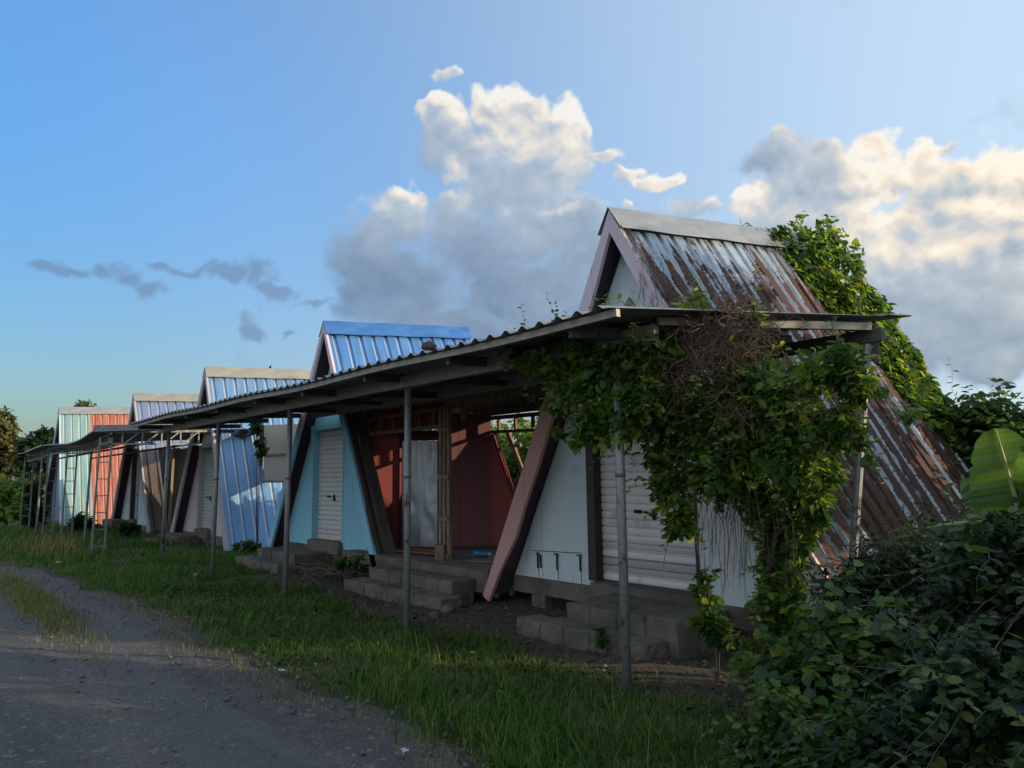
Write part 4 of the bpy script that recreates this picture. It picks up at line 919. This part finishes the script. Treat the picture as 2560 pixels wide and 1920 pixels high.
def roof_ivy():
    t = thing('ivy', 'thick bright ivy mound covering the back of the rusty roof', 'ivy', tuple(B1))
    n = 5200; v = RNG.random(n)**.9*.66
    lo = np.where(v < .40, .69+.30*v, .80+.16*(v-.40)/.2); u = lo+(1.10-lo)*RNG.random(n)
    keep = ~((v > .38) & (u < .84+.25*(v-.38))); u, v = u[keep], v[keep]; n = len(u)
    nr = np.array([.86, -.12, .45]); th = (.10+.38*np.clip(1-v/.5, 0, 1))*np.clip((u-lo[keep])/.12, .15, 1)
    bumpy = .65+.35*np.sin(u*31+v*17)*np.sin(v*29-u*9)
    P = np.array([tuple(PR1(float(a), float(b))) for a, b in zip(u, v)])+nr*(th*bumpy*(.55+.45*RNG.random(n)))[:, None]
    P[:, 2] += np.clip(.06-v, 0, 1)*2.0*RNG.random(n)
    N = nr+RNG.normal(size=P.shape)*.5+np.array([0, 0, .3]); D = RNG.normal(size=P.shape)*.5+np.array([.3, -.1, -.8])
    leaves('foliage', P, N, D, .10*(.6+.8*RNG.random(n)), 'leaf_ivy', t, T_HEART)
    # far side of the ridge and rear edge
    n2 = 1500; v2 = RNG.random(n2)*.3; u2 = .70+.36*RNG.random(n2)
    P2 = np.array([tuple(PL1(float(a), float(b))) for a, b in zip(u2, v2)])+np.array([-.8, 0, .5])*(.25*RNG.random(n2))[:, None]
    leaves('foliage', P2, RNG.normal(size=P2.shape)*.5+np.array([-.8, 0, .5]), RNG.normal(size=P2.shape)*.5+np.array([-.3, 0, -.8]), .10*(.6+.8*RNG.random(n2)), 'leaf_ivy', t, T_HEART)
    m = MB(); LP = []
    for s0, s1 in (((2085, 655), (2160, 620)), ((1880, 565), (1850, 568)), ((2270, 900), (2325, 985)), ((1990, 555), (2000, 535)), ((2300, 950), (2335, 960)), ((2210, 800), (2240, 790)), ((2050, 580), (2075, 570))):
        a, b = U(*s0, Y=9.6), U(*s1, Y=9.4); mdl = (a+b)/2+Vector((0, 0, .05)); m.tube([a, mdl, b], [.008, .006, .003], 4)
        for i in range(9): LP.append(tuple(lerp(a, b, i/8)+Vector(RNG.normal(size=3)*.03)))
    m.build('stems', 'stem', t); LP = np.array(LP)
    leaves('sprig_leaves', LP, RNG.normal(size=LP.shape)+np.array([.3, -.6, .4]), RNG.normal(size=LP.shape)+np.array([0, 0, -.5]), .085*(.6+.6*RNG.random(len(LP))), 'leaf_ivy', t, T_HEART)
roof_ivy()
# generic shrub / tree
def shrub(name, label, cat, base, blobs, n, size, mat, T=T_LEAF, group=None, trunk=.03, per=22, clump=.45, tw=150, barkmat='bark', sh=0, shl=.4):
    t = thing(name, label, cat, base, group)
    sc, cc = leaf_cloud('crown' if cat == 'tree' else 'foliage', blobs, n, size, mat, t, T, clump, per)
    m = MB(); b0 = Vector(base)
    for c, r, *_ in blobs:
        c = Vector(c); mid = lerp(b0, c, .5)+Vector((random.gauss(0, r*.15), random.gauss(0, r*.15), .1*r))
        m.tube([b0-Vector((0, 0, .1)), mid, c], [trunk, trunk*.6, trunk*.2], 6)
    m.build('trunk' if cat == 'tree' else 'stems', barkmat, t)
    if tw: twigs('twigs', sc, cc, 'dry', t, trunk*.18, tw)
    if sh: shoots(t, blobs, sh, shl, size*1.15, mat, T)
    return t
def px_shrub(name, label, px_base, Y, pts, n, size, mat, T=T_LEAF, cat='shrub', **kw):
    base = U(*px_base, Y=Y); base.z = float(gh(base.x, base.y))
    return shrub(name, label, cat, tuple(base), [px_blob(a, b, c, Y+(d[0] if d else 0)) for a, b, c, *d in pts], n, size, mat, T, **kw)
GB = 'bushes on the right of the nearest house'
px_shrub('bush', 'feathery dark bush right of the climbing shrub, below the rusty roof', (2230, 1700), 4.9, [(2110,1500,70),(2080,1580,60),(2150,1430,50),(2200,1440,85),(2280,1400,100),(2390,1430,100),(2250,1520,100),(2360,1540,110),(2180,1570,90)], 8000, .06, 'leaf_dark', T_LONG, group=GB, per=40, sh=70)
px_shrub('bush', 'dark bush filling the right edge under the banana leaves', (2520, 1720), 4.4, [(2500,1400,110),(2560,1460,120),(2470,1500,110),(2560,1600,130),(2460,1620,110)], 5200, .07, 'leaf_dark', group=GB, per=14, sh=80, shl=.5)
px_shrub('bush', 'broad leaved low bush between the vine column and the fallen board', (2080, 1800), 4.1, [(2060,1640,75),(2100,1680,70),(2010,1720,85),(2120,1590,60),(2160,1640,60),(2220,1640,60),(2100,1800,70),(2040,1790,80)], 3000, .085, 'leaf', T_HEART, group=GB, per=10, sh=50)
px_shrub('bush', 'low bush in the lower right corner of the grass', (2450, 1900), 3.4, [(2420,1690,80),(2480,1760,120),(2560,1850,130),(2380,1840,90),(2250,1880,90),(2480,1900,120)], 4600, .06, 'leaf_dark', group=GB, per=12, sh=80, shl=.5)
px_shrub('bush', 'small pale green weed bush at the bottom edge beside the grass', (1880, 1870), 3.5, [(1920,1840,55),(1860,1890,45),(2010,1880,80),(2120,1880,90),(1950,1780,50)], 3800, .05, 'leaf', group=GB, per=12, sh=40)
px_shrub('bush', 'leafy seedling bush rooted by the nearest white shutter sill', (1790, 1600), 5.0, [(1765,1440,18),(1770,1500,30),(1780,1560,34),(1760,1380,14),(1800,1590,28)], 380, .085, 'leaf', group=GB, per=10, tw=10, trunk=.012)
# background on the right
GR = 'shrubs behind the nearest house on the right'
px_shrub('shrub', 'sunlit green shrub standing behind the rusty slope', (2420, 1230), 11, [(2360,1060,60),(2420,1090,70),(2470,1060,70),(2530,1090,80),(2400,1150,70),(2520,1160,90),(2350,1130,50)], 5200, .12, 'leaf', group=GR, sh=50, shl=.8)
px_shrub('shrub', 'small dark shrub poking over the lower rear edge of the rusty slope', (2330, 1200), 10.6, [(2320,1045,30),(2345,1030,26),(2300,1060,22),(2290,1075,20)], 700, .10, 'leaf', group=GR, tw=25)
def bare_twigs():
    t = thing('bare_sapling', 'pale leafless sapling at the right edge against the sky', 'sapling', tuple(U(2520, 1180, Y=13)))
    m = MB(); b0 = U(2520, 1180, Y=13)
    for i in range(20):
        e = U(2515+random.gauss(0, 42), random.uniform(975, 1060), Y=13); k = lerp(b0, e, .55)+Vector((random.gauss(0, .1), 0, .05)); m.tube([b0, k, e], [.03, .018, .008], 4); e2 = lerp(k, e, .5)+Vector((random.gauss(0, .2), 0, .3)); m.tube([lerp(k, e, .2), e2], [.012, .006], 4)
    m.build('branches', 'beige', t)
bare_twigs()
def banana():
    t = thing('banana_plant', 'banana plant with broad glowing leaves at the right edge', 'banana plant', tuple(U(2600, 1640, Y=5.6)))
    b0 = U(2600, 1640, Y=5.6); b0.z = 0; top = U(2590, 1330, Y=5.6)
    m = MB(); m.smooth = True; m.tube([b0, lerp(b0, top, .5), top], [.09, .08, .05], 10); m.build('trunk', 'stem', t)
    def leaf(a, bq, c, w, sag=.15, face=(.35, -.9, .25), tone=.42):
        n, k = 44, 6; a, bq, c = Vector(a), Vector(bq), Vector(c); V = []; 
        for i in range(n+1):
            s = i/n; p = a*(1-s)**2+bq*2*s*(1-s)+c*s*s; tg = ((bq-a)*(1-s)+(c-bq)*s).normalized()
            side = tg.cross(Vector(face)).normalized(); nn = side.cross(tg)
            ww = w*math.sin(math.pi*min(1, .06+s*.94))**.38*(1-.25*s)*(.9 if i in (14, 33) else (.8 if i == 24 else 1))
            for j in range(-k, k+1):
                q = j/k; V.append(p+side*ww*q+nn*(-sag*w*abs(q)**1.5+.012*math.sin(s*60))+nn*(-.16)*w*(1-abs(q)))
        r = 2*k+1; F = [(i*r+j, i*r+j+1, (i+1)*r+j+1, (i+1)*r+j) for i in range(n) for j in range(r-1)]
        raw_mesh('leaf', np.array([tuple(v) for v in V]), np.array(F), 'leaf_banana', t, np.array([tone+.10*((i//r) % 2)+.08*math.sin((i//r)*.5)-.10*abs(i % r-k)/k for i in range(len(V))]), True)
        mb = MB(); mb.tube([a*(1-s)**2+bq*2*s*(1-s)+c*s*s+Vector((.008, -.03, .012)) for s in (0, .2, .4, .6, .8, .97)], [.022, .02, .016, .012, .008, .003], 5); mb.build('midrib', 'rib', t)
    leaf(U(2575, 1400, Y=5.6), U(2535, 1230, Y=5.5), U(2488, 1072, Y=5.4), .27, .12)
    leaf(U(2600, 1345, Y=5.7), U(2500, 1240, Y=5.6), U(2418, 1175, Y=5.6), .23, .35, (.3, -.9, .3), .05)  # low tone paints this leaf dark, as if turned from the sun
    leaf(top, U(2640, 1180, Y=5.5), U(2620, 1080, Y=5.1), .2, .3)
    leaf(top, U(2440, 1290, Y=5.5), U(2290, 1330, Y=5.2), .15, .4, (.3, -.5, .8), .1)
banana()
# behind the row: the lit shrubs that close the gaps
GH = 'shrubs behind the row of houses'
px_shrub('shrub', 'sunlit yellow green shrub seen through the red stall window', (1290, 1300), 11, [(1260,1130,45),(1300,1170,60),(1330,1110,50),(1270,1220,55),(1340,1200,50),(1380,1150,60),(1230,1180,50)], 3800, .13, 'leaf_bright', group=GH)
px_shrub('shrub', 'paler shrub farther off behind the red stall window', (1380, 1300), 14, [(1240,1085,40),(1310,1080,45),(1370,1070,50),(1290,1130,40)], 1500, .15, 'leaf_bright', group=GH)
# left background
GT = 'trees at the far left end'
def far_pts(lst, D): return [((tuple(U(a, b, D=D))), c*D/FPX*1.0) for a, b, c in lst]
def far_tree(label, pxb, D, pts, n, size, mat, cat='tree', name='tree', trunk=.25, group=GT):
    b = U(*pxb, D=D); b.z = -.2
    return shrub(name, label, cat, tuple(b), far_pts(pts, D), n, size, mat, T_LEAF, group=group, trunk=trunk, per=30, clump=.5, tw=60)
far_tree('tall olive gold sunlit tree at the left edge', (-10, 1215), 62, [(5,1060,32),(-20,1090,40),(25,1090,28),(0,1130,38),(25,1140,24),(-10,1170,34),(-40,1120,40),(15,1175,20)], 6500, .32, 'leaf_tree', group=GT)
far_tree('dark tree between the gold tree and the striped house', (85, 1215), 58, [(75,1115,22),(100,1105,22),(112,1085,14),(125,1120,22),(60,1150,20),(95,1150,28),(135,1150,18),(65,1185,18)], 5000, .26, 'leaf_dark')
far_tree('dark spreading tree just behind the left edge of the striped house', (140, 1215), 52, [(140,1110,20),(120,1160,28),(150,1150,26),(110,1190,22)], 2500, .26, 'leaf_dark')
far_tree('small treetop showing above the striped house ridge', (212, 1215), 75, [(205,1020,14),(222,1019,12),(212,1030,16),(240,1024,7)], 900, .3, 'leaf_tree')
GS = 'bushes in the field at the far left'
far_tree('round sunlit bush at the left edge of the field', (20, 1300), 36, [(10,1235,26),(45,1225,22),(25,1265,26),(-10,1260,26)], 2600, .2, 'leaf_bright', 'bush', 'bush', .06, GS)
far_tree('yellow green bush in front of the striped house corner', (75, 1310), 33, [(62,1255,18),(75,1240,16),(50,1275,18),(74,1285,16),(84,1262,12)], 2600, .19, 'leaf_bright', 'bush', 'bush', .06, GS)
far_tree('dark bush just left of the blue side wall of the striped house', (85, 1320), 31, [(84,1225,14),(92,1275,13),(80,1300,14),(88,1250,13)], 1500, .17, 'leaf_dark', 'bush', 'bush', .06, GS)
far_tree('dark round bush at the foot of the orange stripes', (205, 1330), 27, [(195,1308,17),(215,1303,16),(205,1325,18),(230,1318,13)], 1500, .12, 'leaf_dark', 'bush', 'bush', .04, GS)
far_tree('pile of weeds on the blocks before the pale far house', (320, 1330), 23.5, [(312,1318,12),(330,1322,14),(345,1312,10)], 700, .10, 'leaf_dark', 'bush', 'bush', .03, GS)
far_tree('hanging leafy vine beside the beige board', (648, 1200), 17.2, [(645,1080,12),(650,1105,12),(652,1130,10),(640,1066,12)], 500, .10, 'leaf', 'vine', 'vine', .01, None)
far_tree('small weeds by the foot of the pale blue slope', (610, 1390), 16.5, [(600,1372,14),(625,1360,14),(645,1375,12)], 500, .09, 'leaf', 'bush', 'bush', .01, GS)
far_tree('weed clump under the right corner of the teal house', (880, 1400), 11.6, [(870,1400,18),(905,1412,16),(850,1415,12)], 500, .07, 'leaf', 'bush', 'bush', .01, GS)
far_tree('small weed growing at the lower concrete step of the nearest house', (1510, 1620), 7.0, [(1505,1595,16),(1520,1575,10)], 110, .07, 'leaf', 'bush', 'bush', .008, GS)
# trees outside the right of the view, added to keep road and roof in shade
GO = 'unseen shade trees added right of the track'
for i, (x, y, h) in enumerate(((3.6, 7.4, 2.2), (4.6, 14.5, 7.0), (1.7, 11.9, 6.0), (5.0, 5.0, 4.4), (9.5, 8.5, 5.2), (0.3, 10.8, 4.4), (7.6, 9.8, 4.6), (8.4, 12.2, 5.0))):
    b = [((x+random.gauss(0, .9), y+random.gauss(0, .9), h*random.uniform(.2, 1)), random.uniform(.7, 1.2)) for k in range(12)]
    shrub('tree', ('unseen bushy shade tree by the track, to the right of the house', 'tall unseen shade tree behind the other trees right of the track', 'small unseen shade tree nearest to the rusty house', 'unseen bushy shade tree closest to the edge of the track', 'tallest unseen shade tree farthest right by the track', 'slim unseen shade tree close behind the rusty house corner', 'round unseen shade tree in the middle of the trees right of the track', 'unseen bushy shade tree at the back of the trees right of the track')[i], 'tree', (x, y, 0), b, (3600, 5000, 6500, 3600, 3600, 4500, 4500, 4500)[i], .18, 'leaf', T_LEAF, group=GO, trunk=.09, tw=60)
# hedge behind the row closes the low light
for i, (x, y, h) in enumerate(((-9.6, 12.6, 2.9), (-12.0, 12.3, 3.1), (-16.0, 12.2, 2.6), (-19, 12.6, 2.5), (-22.5, 12.4, 2.6), (-4.5, 13.5, 2.6), (-2.2, 13.5, 2.2))):
    b = [((x+random.gauss(0, .8), y+random.gauss(0, .4), h*random.uniform(.2, .85)), random.uniform(.5, .8)) for k in range(8)]
    shrub('shrub', ('leafy shrub behind the gap with the red stall', 'leafy shrub behind the teal house', 'leafy shrub behind the beige board', 'leafy shrub behind the pinkish house', 'leafy shrub behind the far stall', 'leafy shrub directly behind the rusty house', 'leafy shrub at the rear right of the rusty house')[i], 'shrub', (x, y, 0), b, 1800, .17, 'leaf', T_LEAF, group=GH, trunk=.04, tw=40)

# ------------------------------------------------------------------ grass
def blades(name, x, y, h, w, mat, lean=.5, kindof='stuff'):
    n = len(x); z = gh(x, y); ang = RNG.random(n)*2*math.pi; d = np.stack([np.cos(ang), np.sin(ang)], 1)
    le = lean*(.25+1.35*RNG.random(n)**1.3); pr = np.stack([-d[:, 1], d[:, 0]], 1)
    def ring(t, ww): 
        c = np.stack([x+d[:, 0]*h*le*t**2, y+d[:, 1]*h*le*t**2, z+h*t*(1-.25*t*le)], 1); o = np.concatenate([pr*(w*ww)[:, None]/2, np.zeros((n, 1))], 1); return c-o, c+o
    a0, a1 = ring(0, np.ones(n)); b0, b1 = ring(.45, np.full(n, .85)); c0, c1 = ring(.8, np.full(n, .5)); tip, _ = ring(1.0, np.zeros(n))
    V = np.stack([a0, a1, b0, b1, c0, c1, tip], 1).reshape(-1, 3)
    F = np.array([(0,1,3),(0,3,2),(2,3,5),(2,5,4),(4,5,6)]); F = (F[None]+np.arange(n)[:, None, None]*7).reshape(-1, 3)
    return kind(raw_mesh(name, V, F, mat, None, np.repeat(RNG.random(n), 7)), kindof)
def vnoise(x, y, s, seed=0):
    return (np.sin(x*s+seed)*np.sin(y*s*1.3+seed*2)+np.sin(x*s*2.1-y*s*1.7+seed)*.6+np.sin(y*s*2.9+x*s*.8+seed*3)*.4)/2
def grass():
    def pick(n, x0, x1, y0, y1):
        x = x0+(x1-x0)*RNG.random(n); y = y0+(y1-y0)*RNG.random(n)
        e = road_edge(x); nz = vnoise(x, y, 1.9, 1); nf = vnoise(x, y, 6, 4)
        p = np.clip((y-e+.12*nf)/.35, 0, 1)*np.clip(.75+.55*nz, .12, 1)
        dirt = 4.75+.25*nz; fade = np.where((x > -12.5), np.clip((dirt-y)/.4, .015, 1), 1.0)
        bare = 1-np.exp(-(((x+4.1)/1.3)**2+((y-5.0)/.75)**2))
        k = RNG.random(n) < p*fade*bare
        return x[k], y[k]
    for nm, n, box, hh, ww in (('grass', 95000, (-8, -1.0, 2.3, 6.5), .125, .0065), ('grass', 62000, (-16, -8, 2.2, 6.5), .15, .009), ('grass', 34000, (-34, -16, .5, 6.0), .19, .016)):
        x, y = pick(n, *box); h = hh*(.35+1.0*RNG.random(len(x))**1.5)*np.clip(.8+.55*vnoise(x, y, 1.3, 9)+.5*vnoise(x, y, 4.3, 5), .3, 1.9); blades(nm, x, y, np.maximum(h, .03), ww*(.6+.8*RNG.random(len(x))), 'grass', 1.0)
    x, y = pick(26000, -11, -1.0, 2.4, 5.2); blades('dry_thatch', x, y, .03+.07*RNG.random(len(x)), np.full(len(x), .005), 'grass_dry', 1.6)
    # low leafy weeds among the grass
    n = 11000; x, y = pick(n, -12, -1.5, 2.5, 6.0); P = np.stack([x, y, gh(x, y)+.03+.07*RNG.random(len(x))], 1)
    kind(leaves('weeds', P, RNG.normal(size=P.shape)*.5+np.array([0, 0, 1]), RNG.normal(size=P.shape)+np.array([0, 0, -.1]), .045*(.4+.9*RNG.random(len(P))), 'leaf_dark', None, T_LEAF), 'stuff')
    # taller seed stalks in the foreground tussocks, dry patch on the track, yellow clump at the left
    n = 2600; cx = np.array([-4.0, -4.8, -3.6, -3.2, -5.6, -3.0]); cy = np.array([2.9, 3.0, 3.3, 2.95, 3.4, 3.6]); i = RNG.integers(0, 6, n)
    blades('tall_grass', cx[i]+RNG.normal(size=n)*.22, cy[i]+RNG.normal(size=n)*.16, .12+.22*RNG.random(n)**1.8, np.full(n, .0055), 'grass', .8)
    n = 900; x = -19.5+RNG.normal(size=n)*1.1; y = 3.0+RNG.normal(size=n)*.3; blades('dry_grass', x, y, .15+.35*RNG.random(n)**1.5, np.full(n, .02), 'grass_dry', .6)
    n = 5200; x = -12.2+RNG.normal(size=n)*1.8; y = 1.62+RNG.normal(size=n)*.14+.02*np.sin(x*3); blades('verge_grass', x, y, .04+.09*RNG.random(n), np.full(n, .009), 'grass_dry', .45)
    n = 1600; x = -3.0-RNG.random(n)*9; y = road_edge(x)-.05-np.abs(RNG.normal(size=n))*.16; blades('verge_grass', x, y, .03+.07*RNG.random(n), np.full(n, .005), 'grass_dry', .45)
grass()
# dead leaves and grit on the bare soil
def litter():
    n = 1500; x = -12+RNG.random(n)*9.5; y = 4.5+RNG.random(n)*1.6; P = np.stack([x, y, gh(x, y)+.012], 1)
    kind(leaves('leaf_litter', P, RNG.normal(size=P.shape)*.35+np.array([0, 0, 1]), RNG.normal(size=P.shape), .05*(.4+RNG.random(n)), 'dry', None, T_LEAF), 'stuff')
litter()
